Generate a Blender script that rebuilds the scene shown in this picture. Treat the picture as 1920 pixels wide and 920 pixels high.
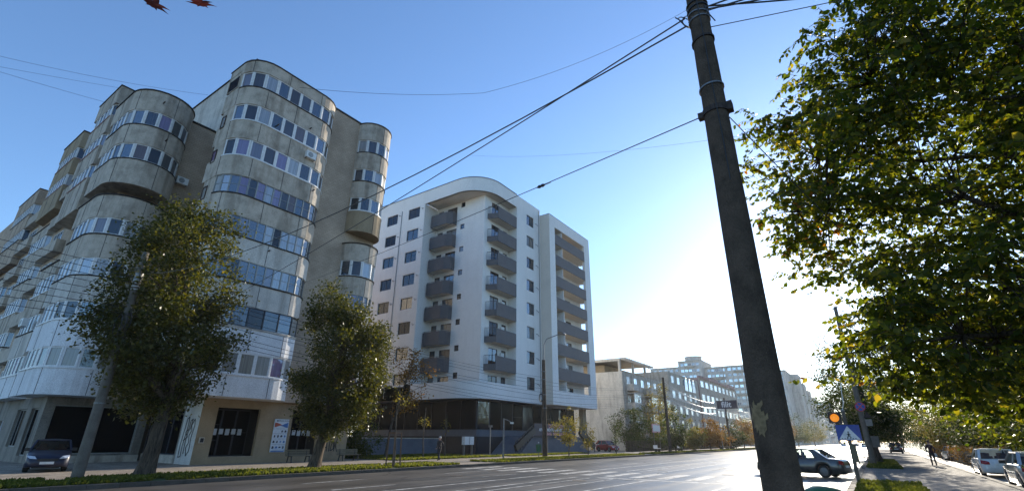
import bpy, bmesh, math, random
import numpy as np
from mathutils import Vector, Matrix, noise

for o in list(bpy.data.objects): bpy.data.objects.remove(o)
S = bpy.context.scene
COL = S.collection
R = math.radians
rnd = random.Random(7)

# ---------------------------------------------------------------- camera
EYE = 1.65
cd = bpy.data.cameras.new('camera'); cam = bpy.data.objects.new('camera', cd); COL.objects.link(cam)
cd.sensor_width = 36.0; cd.lens = 36.0*908/1920; cd.clip_start = 0.05; cd.clip_end = 6000
TILT, ROLL, YAW = R(21.76), R(0.5), R(35.142)
f = Vector((0, math.cos(TILT), math.sin(TILT))); u = Vector((0, -math.sin(TILT), math.cos(TILT))); r = Vector((1, 0, 0))
r2 = math.cos(ROLL)*r + math.sin(ROLL)*u; u2 = -math.sin(ROLL)*r + math.cos(ROLL)*u
rz = Matrix.Rotation(YAW, 3, 'Z')
r2, u2, f = rz@r2, rz@u2, rz@f
cam.matrix_world = Matrix(((r2.x, u2.x, -f.x, 0), (r2.y, u2.y, -f.y, 0), (r2.z, u2.z, -f.z, EYE), (0, 0, 0, 1)))
S.camera = cam

# ---------------------------------------------------------------- sky, sun, exposure
SUN_AZ, SUN_EL = R(-1.2), R(17.8)         # from +Y towards +X
W = bpy.data.worlds.new('World'); S.world = W; W.use_nodes = True
nt = W.node_tree; nt.nodes.clear()
sky = nt.nodes.new('ShaderNodeTexSky'); sky.sky_type = 'NISHITA'; sky.sun_disc = False
sky.sun_elevation = SUN_EL; sky.sun_rotation = SUN_AZ
sky.air_density = 1.0; sky.dust_density = 0.22; sky.ozone_density = 4.6; sky.altitude = 0
bg = nt.nodes.new('ShaderNodeBackground'); bg.inputs['Strength'].default_value = 0.15
wo = nt.nodes.new('ShaderNodeOutputWorld')
nt.links.new(sky.outputs[0], bg.inputs[0]); nt.links.new(bg.outputs[0], wo.inputs[0])
sl = bpy.data.lights.new('sun', 'SUN'); sl.energy = 4.5; sl.angle = R(0.53); sl.color = (1, .9, .74)
so = bpy.data.objects.new('sun', sl); COL.objects.link(so)
sd = Vector((math.sin(SUN_AZ)*math.cos(SUN_EL), math.cos(SUN_AZ)*math.cos(SUN_EL), math.sin(SUN_EL)))
so.rotation_euler = sd.to_track_quat('Z', 'Y').to_euler(); so.location = (0, 0, 60)
S.render.engine = 'CYCLES'
S.view_settings.view_transform = 'Standard'; S.view_settings.look = 'None'
S.view_settings.exposure = 0.88; S.view_settings.gamma = 1.0

# ---------------------------------------------------------------- materials
MATS = {}
def newmat(name):
    m = bpy.data.materials.new(name); m.use_nodes = True
    n = m.node_tree.nodes; b = n.get('Principled BSDF')
    MATS[name] = m
    return m, n, m.node_tree.links, b
def srgb(h):
    h = h.lstrip('#'); c = [int(h[i:i+2], 16)/255 for i in (0, 2, 4)]
    return tuple((x/12.92 if x <= .04045 else ((x+.055)/1.055)**2.4) for x in c)+(1,)
def ramp(n, stops):
    rp = n.new('ShaderNodeValToRGB'); e = rp.color_ramp.elements
    e[0].position, e[0].color = stops[0]; e[1].position, e[1].color = stops[-1]
    for p, c in stops[1:-1]:
        x = e.new(p); x.color = c
    return rp
def C(r_, g_=None, b_=None):
    if g_ is None: g_ = b_ = r_
    return (r_, g_, b_, 1)
def mul(c, k): return (c[0]*k, c[1]*k, c[2]*k, 1)
def surf(name, c, var=.25, scale=1.2, rough=.85, bump=.15, fine=25, streak=0, spec=.3, coat=0, metal=0, dirt=None):
    """painted / rendered / concrete surface: large blotches, fine grain, optional rain streaks"""
    m, n, l, b = newmat(name)
    g = n.new('ShaderNodeNewGeometry')
    n1 = n.new('ShaderNodeTexNoise'); n1.inputs['Scale'].default_value = scale; n1.inputs['Detail'].default_value = 6
    n1.inputs['Roughness'].default_value = .65
    n2 = n.new('ShaderNodeTexNoise'); n2.inputs['Scale'].default_value = fine; n2.inputs['Detail'].default_value = 4
    l.new(g.outputs['Position'], n1.inputs['Vector']); l.new(g.outputs['Position'], n2.inputs['Vector'])
    rp = ramp(n, [(.28, mul(c, 1-var)), (.5, c), (.72, mul(c, 1+var*.6))])
    l.new(n1.outputs['Fac'], rp.inputs['Fac'])
    mx = n.new('ShaderNodeMix'); mx.data_type = 'RGBA'; mx.blend_type = 'MULTIPLY'; mx.inputs[0].default_value = .55
    rp2 = ramp(n, [(.32, C(.58)), (.68, C(1.25))]); l.new(n2.outputs['Fac'], rp2.inputs['Fac'])
    l.new(rp.outputs[0], mx.inputs[6]); l.new(rp2.outputs[0], mx.inputs[7])
    out = mx.outputs[2]
    if streak:
        mp = n.new('ShaderNodeMapping'); mp.inputs['Scale'].default_value = (1.0, 1.0, .14)
        l.new(g.outputs['Position'], mp.inputs['Vector'])
        n3 = n.new('ShaderNodeTexNoise'); n3.inputs['Scale'].default_value = 1.6; n3.inputs['Detail'].default_value = 5
        l.new(mp.outputs[0], n3.inputs['Vector'])
        rp3 = ramp(n, [(.36, dirt or C(.36, .33, .3)), (.52, C(1))]); l.new(n3.outputs['Fac'], rp3.inputs['Fac'])
        m2 = n.new('ShaderNodeMix'); m2.data_type = 'RGBA'; m2.blend_type = 'MULTIPLY'; m2.inputs[0].default_value = streak
        l.new(out, m2.inputs[6]); l.new(rp3.outputs[0], m2.inputs[7]); out = m2.outputs[2]
    l.new(out, b.inputs['Base Color'])
    b.inputs['Roughness'].default_value = rough; b.inputs['Specular IOR Level'].default_value = spec
    b.inputs['Coat Weight'].default_value = coat; b.inputs['Metallic'].default_value = metal
    if coat: b.inputs['Coat Roughness'].default_value = .06
    if bump:
        bp = n.new('ShaderNodeBump'); bp.inputs['Strength'].default_value = bump; bp.inputs['Distance'].default_value = .02
        l.new(n2.outputs['Fac'], bp.inputs['Height']); l.new(bp.outputs[0], b.inputs['Normal'])
    return m
def brickish(name, c, c2, sx=.35, sz=.16):
    """small brick or cladding courses, too small to pick out singly"""
    m, n, l, b = newmat(name)
    g = n.new('ShaderNodeNewGeometry'); sep = n.new('ShaderNodeSeparateXYZ'); l.new(g.outputs['Position'], sep.inputs[0])
    ad = n.new('ShaderNodeMath'); ad.operation = 'ADD'; l.new(sep.outputs[0], ad.inputs[0]); l.new(sep.outputs[1], ad.inputs[1])
    cb = n.new('ShaderNodeCombineXYZ'); l.new(ad.outputs[0], cb.inputs[0]); l.new(sep.outputs[2], cb.inputs[1])
    br = n.new('ShaderNodeTexBrick'); br.inputs['Scale'].default_value = 1
    br.inputs['Brick Width'].default_value = sx; br.inputs['Row Height'].default_value = sz; br.inputs['Mortar Size'].default_value = .012
    br.inputs['Color1'].default_value = c; br.inputs['Color2'].default_value = c2; br.inputs['Mortar'].default_value = mul(c, .62)
    l.new(cb.outputs[0], br.inputs['Vector'])
    n1 = n.new('ShaderNodeTexNoise'); n1.inputs['Scale'].default_value = .5; n1.inputs['Detail'].default_value = 6
    l.new(g.outputs['Position'], n1.inputs['Vector'])
    rp = ramp(n, [(.3, C(.74)), (.7, C(1.15))]); l.new(n1.outputs['Fac'], rp.inputs['Fac'])
    mx = n.new('ShaderNodeMix'); mx.data_type = 'RGBA'; mx.blend_type = 'MULTIPLY'; mx.inputs[0].default_value = .9
    l.new(br.outputs[0], mx.inputs[6]); l.new(rp.outputs[0], mx.inputs[7]); l.new(mx.outputs[2], b.inputs['Base Color'])
    b.inputs['Roughness'].default_value = .9; b.inputs['Specular IOR Level'].default_value = .2
    return m
def panemat(name, stops, gloss=.25, rough=.03, fres=.9, tint=(.75, .87, 1)):
    """window pane: reflects the sky over a dark room or a curtain, different in each window"""
    m, n, l, b = newmat(name)
    oi = n.new('ShaderNodeObjectInfo')
    rp = ramp(n, stops); rp.color_ramp.interpolation = 'CONSTANT'
    l.new(oi.outputs['Random'], rp.inputs['Fac'])
    g = n.new('ShaderNodeNewGeometry'); mp = n.new('ShaderNodeMapping'); mp.inputs['Scale'].default_value = (14, 14, .3)
    l.new(g.outputs['Position'], mp.inputs['Vector'])
    nn = n.new('ShaderNodeTexNoise'); nn.inputs['Scale'].default_value = 1; l.new(mp.outputs[0], nn.inputs['Vector'])
    r2_ = ramp(n, [(.3, C(.5)), (.7, C(1.1))]); l.new(nn.outputs['Fac'], r2_.inputs['Fac'])
    mx = n.new('ShaderNodeMix'); mx.data_type = 'RGBA'; mx.blend_type = 'MULTIPLY'; mx.inputs[0].default_value = .7
    l.new(rp.outputs[0], mx.inputs[6]); l.new(r2_.outputs[0], mx.inputs[7]); l.new(mx.outputs[2], b.inputs['Base Color'])
    b.inputs['Roughness'].default_value = .4; b.inputs['Specular IOR Level'].default_value = .15 if fres > .5 else .0
    gl = n.new('ShaderNodeBsdfGlossy'); gl.inputs['Roughness'].default_value = rough; gl.inputs['Color'].default_value = C(*tint)
    # each pane hangs a little differently in its frame
    wv = n.new('ShaderNodeTexNoise'); wv.inputs['Scale'].default_value = .9; l.new(g.outputs['Position'], wv.inputs['Vector'])
    bp = n.new('ShaderNodeBump'); bp.inputs['Strength'].default_value = .12; bp.inputs['Distance'].default_value = .2
    l.new(wv.outputs['Fac'], bp.inputs['Height']); l.new(bp.outputs[0], gl.inputs['Normal'])
    fr = n.new('ShaderNodeFresnel'); fr.inputs['IOR'].default_value = 1.5
    # reflection strength differs at random from pane to pane
    q1 = n.new('ShaderNodeMath'); q1.operation = 'MULTIPLY'; q1.inputs[1].default_value = 17.3; l.new(oi.outputs['Random'], q1.inputs[0])
    q2_ = n.new('ShaderNodeMath'); q2_.operation = 'FRACT'; l.new(q1.outputs[0], q2_.inputs[0])
    q3 = n.new('ShaderNodeMath'); q3.operation = 'MULTIPLY'; q3.inputs[1].default_value = gloss*2.6; l.new(q2_.outputs[0], q3.inputs[0])
    ma = n.new('ShaderNodeMath'); ma.operation = 'MULTIPLY_ADD'; ma.inputs[1].default_value = fres; l.new(q3.outputs[0], ma.inputs[2])
    l.new(fr.outputs[0], ma.inputs[0]); ma.use_clamp = True
    ms = n.new('ShaderNodeMixShader'); l.new(ma.outputs[0], ms.inputs[0]); l.new(b.outputs[0], ms.inputs[1]); l.new(gl.outputs[0], ms.inputs[2])
    l.new(ms.outputs[0], n['Material Output'].inputs['Surface'])
    return m
def leafmat(name, stops, trans=.5, tcol=(1.6, 1.7, .6)):
    m, n, l, b = newmat(name)
    at = n.new('ShaderNodeAttribute'); at.attribute_name = 'tint'
    oi = n.new('ShaderNodeObjectInfo')
    rp = ramp(n, stops); l.new(at.outputs['Fac'], rp.inputs['Fac'])
    l.new(rp.outputs[0], b.inputs['Base Color']); b.inputs['Roughness'].default_value = .42 if name in ('leaf_poplar', 'leaf_near') else .6; b.inputs['Specular IOR Level'].default_value = .5 if name == 'leaf_poplar' else .3 if name == 'leaf_near' else .1
    tr = n.new('ShaderNodeBsdfTranslucent')
    mx = n.new('ShaderNodeMix'); mx.data_type = 'RGBA'; mx.blend_type = 'MULTIPLY'; mx.inputs[0].default_value = 1; mx.clamp_result = False
    mx.inputs[7].default_value = tcol+(1,); l.new(rp.outputs[0], mx.inputs[6]); l.new(mx.outputs[2], tr.inputs['Color'])
    ms = n.new('ShaderNodeMixShader'); ms.inputs[0].default_value = trans
    l.new(b.outputs[0], ms.inputs[1]); l.new(tr.outputs[0], ms.inputs[2]); l.new(ms.outputs[0], n['Material Output'].inputs['Surface'])
    return m
def paint(name, c, rough=.35, metal=0, coat=0, spec=.5):
    m, n, l, b = newmat(name)
    g = n.new('ShaderNodeNewGeometry'); n1 = n.new('ShaderNodeTexNoise'); n1.inputs['Scale'].default_value = 6; n1.inputs['Detail'].default_value = 5
    l.new(g.outputs['Position'], n1.inputs['Vector'])
    rp = ramp(n, [(.3, mul(c, .85)), (.7, mul(c, 1.1))]); l.new(n1.outputs['Fac'], rp.inputs['Fac']); l.new(rp.outputs[0], b.inputs['Base Color'])
    b.inputs['Roughness'].default_value = rough; b.inputs['Metallic'].default_value = metal
    b.inputs['Coat Weight'].default_value = coat; b.inputs['Coat Roughness'].default_value = .05; b.inputs['Specular IOR Level'].default_value = spec
    return m
def asphalt():
    m, n, l, b = newmat('asphalt')
    g = n.new('ShaderNodeNewGeometry')
    n1 = n.new('ShaderNodeTexNoise'); n1.inputs['Scale'].default_value = 40; n1.inputs['Detail'].default_value = 8; n1.inputs['Roughness'].default_value = .8
    mp = n.new('ShaderNodeMapping'); mp.inputs['Scale'].default_value = (.9, .05, 1)
    n2 = n.new('ShaderNodeTexNoise'); n2.inputs['Scale'].default_value = 1.2; n2.inputs['Detail'].default_value = 5
    n4 = n.new('ShaderNodeTexNoise'); n4.inputs['Scale'].default_value = .35; n4.inputs['Detail'].default_value = 6
    l.new(g.outputs['Position'], n1.inputs['Vector']); l.new(g.outputs['Position'], mp.inputs['Vector']); l.new(mp.outputs[0], n2.inputs['Vector'])
    l.new(g.outputs['Position'], n4.inputs['Vector'])
    rp = ramp(n, [(.3, C(.046, .039, .032)), (.7, C(.108, .092, .076))]); l.new(n1.outputs['Fac'], rp.inputs['Fac'])
    r2_ = ramp(n, [(.35, C(.7)), (.65, C(1.3))]); l.new(n2.outputs['Fac'], r2_.inputs['Fac'])
    r4_ = ramp(n, [(.4, C(.75)), (.6, C(1.15))]); l.new(n4.outputs['Fac'], r4_.inputs['Fac'])
    mx = n.new('ShaderNodeMix'); mx.data_type = 'RGBA'; mx.blend_type = 'MULTIPLY'; mx.inputs[0].default_value = 1
    l.new(rp.outputs[0], mx.inputs[6]); l.new(r2_.outputs[0], mx.inputs[7])
    my = n.new('ShaderNodeMix'); my.data_type = 'RGBA'; my.blend_type = 'MULTIPLY'; my.inputs[0].default_value = 1
    l.new(mx.outputs[2], my.inputs[6]); l.new(r4_.outputs[0], my.inputs[7])
    l.new(my.outputs[2], b.inputs['Base Color'])
    r3 = ramp(n, [(.3, C(.34)), (.7, C(.5))]); l.new(n2.outputs['Fac'], r3.inputs['Fac']); l.new(r3.outputs[0], b.inputs['Roughness'])
    b.inputs['Specular IOR Level'].default_value = .5
    bp = n.new('ShaderNodeBump'); bp.inputs['Strength'].default_value = .35; bp.inputs['Distance'].default_value = .006
    l.new(n1.outputs['Fac'], bp.inputs['Height']); l.new(bp.outputs[0], b.inputs['Normal'])
    return m
def pavers(name, c, w=.2, h=.1, rough=.7):
    m, n, l, b = newmat(name)
    g = n.new('ShaderNodeNewGeometry')
    br = n.new('ShaderNodeTexBrick'); br.inputs['Scale'].default_value = 1; br.inputs['Brick Width'].default_value = w; br.inputs['Row Height'].default_value = h
    br.inputs['Mortar Size'].default_value = .008; br.inputs['Color1'].default_value = mul(c, .8); br.inputs['Color2'].default_value = mul(c, 1.15); br.inputs['Mortar'].default_value = mul(c, .4)
    l.new(g.outputs['Position'], br.inputs['Vector'])
    n1 = n.new('ShaderNodeTexNoise'); n1.inputs['Scale'].default_value = .8; n1.inputs['Detail'].default_value = 7; l.new(g.outputs['Position'], n1.inputs['Vector'])
    rp = ramp(n, [(.3, C(.6)), (.7, C(1.2))]); l.new(n1.outputs['Fac'], rp.inputs['Fac'])
    mx = n.new('ShaderNodeMix'); mx.data_type = 'RGBA'; mx.blend_type = 'MULTIPLY'; mx.inputs[0].default_value = .8
    l.new(br.outputs[0], mx.inputs[6]); l.new(rp.outputs[0], mx.inputs[7]); l.new(mx.outputs[2], b.inputs['Base Color'])
    b.inputs['Roughness'].default_value = rough; b.inputs['Specular IOR Level'].default_value = .2
    bp = n.new('ShaderNodeBump'); bp.inputs['Strength'].default_value = .5; bp.inputs['Distance'].default_value = .006
    l.new(br.outputs['Fac'], bp.inputs['Height']); bp.invert = True; l.new(bp.outputs[0], b.inputs['Normal'])
    return m

def barkmat(name, c):
    m, n, l, b = newmat(name)
    g = n.new('ShaderNodeNewGeometry'); mp = n.new('ShaderNodeMapping'); mp.inputs['Scale'].default_value = (11, 11, 1.6)
    l.new(g.outputs['Position'], mp.inputs['Vector'])
    v = n.new('ShaderNodeTexNoise'); v.inputs['Scale'].default_value = 1.3; v.inputs['Detail'].default_value = 8; v.inputs['Roughness'].default_value = .7; v.inputs['Distortion'].default_value = .6
    l.new(mp.outputs[0], v.inputs['Vector'])
    rp = ramp(n, [(.36, mul(c, .22)), (.5, c), (.68, mul(c, 2.0))]); l.new(v.outputs['Fac'], rp.inputs['Fac']); l.new(rp.outputs[0], b.inputs['Base Color'])
    b.inputs['Roughness'].default_value = .95; b.inputs['Specular IOR Level'].default_value = .15
    bp = n.new('ShaderNodeBump'); bp.inputs['Strength'].default_value = 1; bp.inputs['Distance'].default_value = .06; l.new(v.outputs['Fac'], bp.inputs['Height']); l.new(bp.outputs[0], b.inputs['Normal'])
    return m
asphalt()
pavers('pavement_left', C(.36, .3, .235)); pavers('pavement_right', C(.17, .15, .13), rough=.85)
surf('soil', C(.07, .06, .04), .4, .6); surf('kerbstone', C(.09, .08, .066), .35, 2, .85)
m, n, l, b = newmat('marking')
g = n.new('ShaderNodeNewGeometry'); n1 = n.new('ShaderNodeTexNoise'); n1.inputs['Scale'].default_value = 2.2; n1.inputs['Detail'].default_value = 9; n1.inputs['Roughness'].default_value = .75
l.new(g.outputs['Position'], n1.inputs['Vector'])
rp = ramp(n, [(.38, C(.1, .09, .075)), (.47, C(.3, .28, .25)), (.6, C(.6, .58, .53))]); l.new(n1.outputs['Fac'], rp.inputs['Fac']); l.new(rp.outputs[0], b.inputs['Base Color']); b.inputs['Roughness'].default_value = .6
surf('patch', C(.03, .03, .03), .3, 2, .6)
surf('grass_ground', C(.045, .075, .018), .4, 2)
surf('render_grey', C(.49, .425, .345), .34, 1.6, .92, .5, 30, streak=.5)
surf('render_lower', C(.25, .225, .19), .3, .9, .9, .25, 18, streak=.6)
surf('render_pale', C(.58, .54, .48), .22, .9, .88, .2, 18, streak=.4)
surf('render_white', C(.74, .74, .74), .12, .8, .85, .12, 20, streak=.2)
brickish('tan_wall', C(.5, .39, .29), C(.44, .34, .25))
surf('ochre_wall', C(.34, .26, .165), .25, 1, .9, .2)
surf('pink_wall', C(.42, .28, .25), .25, 1, .9, .2, streak=.4)
surf('black_felt', C(.025, .024, .024), .3, 3, .9)
surf('white_frame', C(.72, .72, .71), .12, 4, .45, 0); surf('thin_frame', C(.3, .31, .3), .25, 5, .5, 0, metal=.3)
surf('dark_frame', C(.04, .045, .055), .2, 4, .4, 0); surf('brown_frame', C(.06, .04, .03), .2, 4, .5, 0)
panemat('glass_home', [(0, C(.018, .022, .03)), (.36, C(.05, .055, .07)), (.5, C(.3, .29, .27)), (.64, C(.12, .09, .09)), (.74, C(.02, .025, .035)), (.84, C(.17, .1, .2)), (.92, C(.36, .35, .32))], .07, .03, .65)
panemat('glass_new', [(0, C(.015, .02, .028)), (.5, C(.03, .035, .045)), (.8, C(.1, .1, .1)), (.9, C(.2, .2, .19))], .065, .03, .5)
panemat('glass_shop', [(0, C(.006, .006, .007)), (.5, C(.01, .011, .013)), (.9, C(.02, .02, .022))], .0, .03, .1)
panemat('glass_far', [(0, C(.08, .09, .11)), (.4, C(.3, .31, .32)), (.8, C(.12, .12, .13)), (.9, C(.4, .4, .4))], .22)
surf('new_white', C(.82, .81, .78), .05, .4, .8, .1, 22, streak=.06)
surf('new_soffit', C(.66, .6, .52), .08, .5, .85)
surf('balcony_grey', C(.115, .115, .122), .12, 1.2, .7, .1)
surf('plinth_blue', C(.13, .145, .17), .2, 1, .8, .15); surf('plinth_dark', C(.022, .024, .03), .2, 1, .5)
surf('shop_dark', C(.018, .017, .017), .2, 1, .6)
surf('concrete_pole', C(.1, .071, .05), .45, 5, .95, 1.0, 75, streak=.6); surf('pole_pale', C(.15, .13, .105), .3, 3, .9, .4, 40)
surf('steel', C(.22, .22, .22), .3, 8, .45, 0, metal=.6); surf('rust_band', C(.05, .035, .028), .4, 10, .7, .2)
paint('cable', C(.018, .018, .02), .5); paint('white_plastic', C(.7, .7, .68), .4); paint('black_plastic', C(.012, .012, .013), .45)
paint('bench_wood', C(.13, .115, .07), .55); paint('cast_iron', C(.02, .02, .02), .5)
paint('stake_wood', C(.16, .09, .05), .7); paint('sign_blue', C(.012, .06, .33), .4); paint('sign_white', C(.75, .75, .75), .4); paint('sign_black', C(.015, .015, .015), .4)
paint('sign_red', C(.5, .02, .02), .4); paint('banner_dark', C(.02, .016, .035), .5); paint('banner_pink', C(.8, .38, .4), .5); paint('poster_blue', C(.05, .16, .42), .35)
paint('poster_red', C(.36, .07, .04), .35); paint('poster_white', C(.62, .68, .74), .3); paint('poster_ink', C(.04, .05, .08), .4)
paint('graffiti_black', C(.012, .012, .014), .6); paint('graffiti_blue', C(.06, .08, .16), .6)
barkmat('bark', C(.085, .066, .048)); barkmat('bark_grey', C(.095, .082, .066))
surf('green_bin', C(.03, .13, .06), .2, 4, .45, 0)
paint('skin', C(.5, .3, .22), .6); paint('hair_grey', C(.5, .48, .45), .8); paint('hair_dark', C(.03, .025, .02), .7)
surf('cloth_dark', C(.02, .018, .02), .3, 6, .95, 0); surf('cloth_trouser', C(.03, .03, .033), .3, 6, .95, 0); surf('cloth_maroon', C(.09, .02, .02), .3, 6, .95, 0)
LEAF_STOPS = [(0, C(.022, .028, .006)), (.5, C(.056, .062, .012)), (.85, C(.12, .108, .022)), (1, C(.17, .13, .035))]
leafmat('leaf_poplar', LEAF_STOPS, .4, (1.9, 1.8, .5))
leafmat('leaf_near', [(0, C(.02, .036, .009)), (.4, C(.046, .066, .013)), (.78, C(.115, .126, .02)), (.97, C(.2, .15, .03)), (1, C(.2, .08, .02))], .58, (2.6, 2.35, .45))
leafmat('leaf_autumn', [(0, C(.16, .09, .02)), (.5, C(.26, .13, .03)), (1, C(.3, .2, .05))], .45, (1.3, 1.2, .6))
leafmat('leaf_yellow', [(0, C(.14, .14, .03)), (.5, C(.24, .2, .05)), (1, C(.28, .17, .05))], .45, (1.3, 1.3, .6))
leafmat('leaf_green', [(0, C(.022, .036, .01)), (.6, C(.052, .072, .016)), (1, C(.13, .115, .03))], .4, (1.5, 1.6, .6))
leafmat('leaf_red', [(0, C(.06, .012, .008)), (1, C(.12, .03, .015))], .35, (1.2, .8, .7))
leafmat('grass_blade', [(0, C(.045, .06, .014)), (.6, C(.09, .105, .022)), (1, C(.2, .18, .06))], .5, (1.9, 1.8, .6))

# ---------------------------------------------------------------- mesh helpers
class MB:
    def __init__(s): s.v = []; s.f = []; s.sm = False
    def add(s, vs, fs):
        o = len(s.v); s.v += [tuple(p) for p in vs]; s.f += [tuple(i+o for i in q) for q in fs]; return s
    def box(s, x0, x1, y0, y1, z0, z1):
        return s.add([(x0, y0, z0), (x1, y0, z0), (x1, y1, z0), (x0, y1, z0), (x0, y0, z1), (x1, y0, z1), (x1, y1, z1), (x0, y1, z1)],
                     [(0, 3, 2, 1), (4, 5, 6, 7), (0, 1, 5, 4), (1, 2, 6, 5), (2, 3, 7, 6), (3, 0, 4, 7)])
    def bar(s, a, b, w, h=None, up=(0, 0, 1)):
        a, b = Vector(a), Vector(b); h = h or w; d = (b-a).normalized(); upv = Vector(up)
        if abs(d.dot(upv)) > .98: upv = Vector((1, 0, 0))
        x = d.cross(upv).normalized()*(w/2); y = x.cross(d).normalized()*(h/2)
        vs = [a-x-y, a+x-y, a+x+y, a-x+y, b-x-y, b+x-y, b+x+y, b-x+y]
        return s.add(vs, [(0, 3, 2, 1), (4, 5, 6, 7), (0, 1, 5, 4), (1, 2, 6, 5), (2, 3, 7, 6), (3, 0, 4, 7)])
    def prism(s, poly, z0, z1):
        n = len(poly)
        return s.add([(p[0], p[1], z0) for p in poly]+[(p[0], p[1], z1) for p in poly],
                     [tuple(range(n))[::-1], tuple(range(n, 2*n))]+[(i, (i+1) % n, n+(i+1) % n, n+i) for i in range(n)])
    def tube(s, pts, rad, n=6, cap=True):
        pts = [Vector(p) for p in pts]; rs = rad if isinstance(rad, (list, tuple)) else [rad]*len(pts)
        o = len(s.v); prev = None
        for i, p in enumerate(pts):
            d = (pts[min(i+1, len(pts)-1)]-pts[max(i-1, 0)]).normalized()
            ref = prev if prev is not None else (Vector((0, 0, 1)) if abs(d.z) < .9 else Vector((1, 0, 0)))
            x = (ref-d*ref.dot(d)).normalized(); prev = x; y = d.cross(x)
            for k in range(n):
                a = 2*math.pi*k/n; s.v.append(tuple(p+(x*math.cos(a)+y*math.sin(a))*rs[i]))
        for i in range(len(pts)-1):
            for k in range(n):
                k2 = (k+1) % n
                s.f.append((o+i*n+k, o+i*n+k2, o+(i+1)*n+k2, o+(i+1)*n+k))
        if cap:
            s.f.append(tuple(o+k for k in range(n))[::-1]); s.f.append(tuple(o+(len(pts)-1)*n+k for k in range(n)))
        return s
    def lathe(s, prof, n=16, c=(0, 0, 0), axis='z'):
        o = len(s.v)
        for rr, z in prof:
            for k in range(n):
                a = 2*math.pi*k/n; x, y = rr*math.cos(a), rr*math.sin(a)
                p = (x, y, z) if axis == 'z' else ((x, z, y) if axis == 'y' else (z, x, y))
                s.v.append((p[0]+c[0], p[1]+c[1], p[2]+c[2]))
        for i in range(len(prof)-1):
            for k in range(n):
                k2 = (k+1) % n; s.f.append((o+i*n+k, o+i*n+k2, o+(i+1)*n+k2, o+(i+1)*n+k))
        s.f.append(tuple(o+k for k in range(n))[::-1]); s.f.append(tuple(o+(len(prof)-1)*n+k for k in range(n)))
        return s
    def mesh(s, name, smooth=False, off=(0, 0, 0)):
        me = bpy.data.meshes.new(name)
        v = s.v if not any(off) else [(p[0]-off[0], p[1]-off[1], p[2]-off[2]) for p in s.v]
        me.from_pydata(v, [], s.f); me.update()
        if smooth: me.shade_smooth()
        return me
    def build(s, name, mat, parent=None, smooth=False, fix=True):
        off = wloc(parent) if parent is not None else (0, 0, 0)
        me = s.mesh(name, smooth, off); me.materials.append(MATS[mat])
        if fix:
            bm = bmesh.new(); bm.from_mesh(me); bmesh.ops.recalc_face_normals(bm, faces=bm.faces); bm.to_mesh(me); bm.free()
        o = bpy.data.objects.new(name, me); COL.objects.link(o)
        if parent is not None: o.parent = parent
        return o
def wloc(o):
    x = Vector((0, 0, 0))
    while o is not None: x += o.location; o = o.parent
    return tuple(x)
def tag(o, label=None, cat=None, group=None, kind=None):
    if label: o['label'] = label
    if cat: o['category'] = cat
    if group: o['group'] = group
    if kind: o['kind'] = kind
    return o
def thing(name, loc, label, cat, group=None, rz_=0):
    o = bpy.data.objects.new(name, None); COL.objects.link(o); o.location = loc; o.rotation_euler = (0, 0, rz_)
    o.empty_display_size = .3
    return tag(o, label, cat, group)
def copy_tree(o, parent=None):
    c = o.copy(); COL.objects.link(c); c.parent = parent
    for ch in list(o.children): copy_tree(ch, c)
    return c
def inst(name, me, loc, rotz, parent):
    o = bpy.data.objects.new(name, me); COL.objects.link(o)
    if parent is not None:
        o.parent = parent; b = wloc(parent); loc = (loc[0]-b[0], loc[1]-b[1], loc[2]-b[2])
    o.location = loc; o.rotation_euler = (0, 0, rotz)
    return o
WCACHE = {}
def window(parent, p, ux, w, h, fm='white_frame', gm='glass_home', cols=1, rows=1, fw=.07, name='window', dep=.05):
    """window of its own: frame mesh + pane child.  p = lower left corner seen from outside, ux = direction along the wall"""
    fh = min(fw, .075); key = (round(w, 2), round(h, 2), fm, gm, cols, rows, fw, dep)
    if key not in WCACHE:
        b = MB(); b.box(0, fw, -dep, dep, 0, h).box(w-fw, w, -dep, dep, 0, h).box(fw, w-fw, -dep, dep, 0, fh).box(fw, w-fw, -dep, dep, h-fh, h)
        for i in range(1, cols):
            x = w*i/cols; b.box(x-fw*.4, x+fw*.4, -dep*.8, dep*.8, fw, h-fw)
        for j in range(1, rows):
            z = h*j/rows; b.box(fw, w-fw, -dep*.7, dep*.7, z-fw*.3, z+fw*.3)
        m1 = b.mesh('window'); m1.materials.append(MATS[fm])
        g = MB().box(fw*.5, w-fw*.5, -.008, .008, fh*.5, h-fh*.5); m2 = g.mesh('pane'); m2.materials.append(MATS[gm])
        WCACHE[key] = (m1, m2)
    m1, m2 = WCACHE[key]
    a = math.atan2(ux[1], ux[0])
    o = inst(name, m1, p, a, parent)
    q = bpy.data.objects.new('pane', m2); COL.objects.link(q); q.parent = o
    return o
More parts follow.
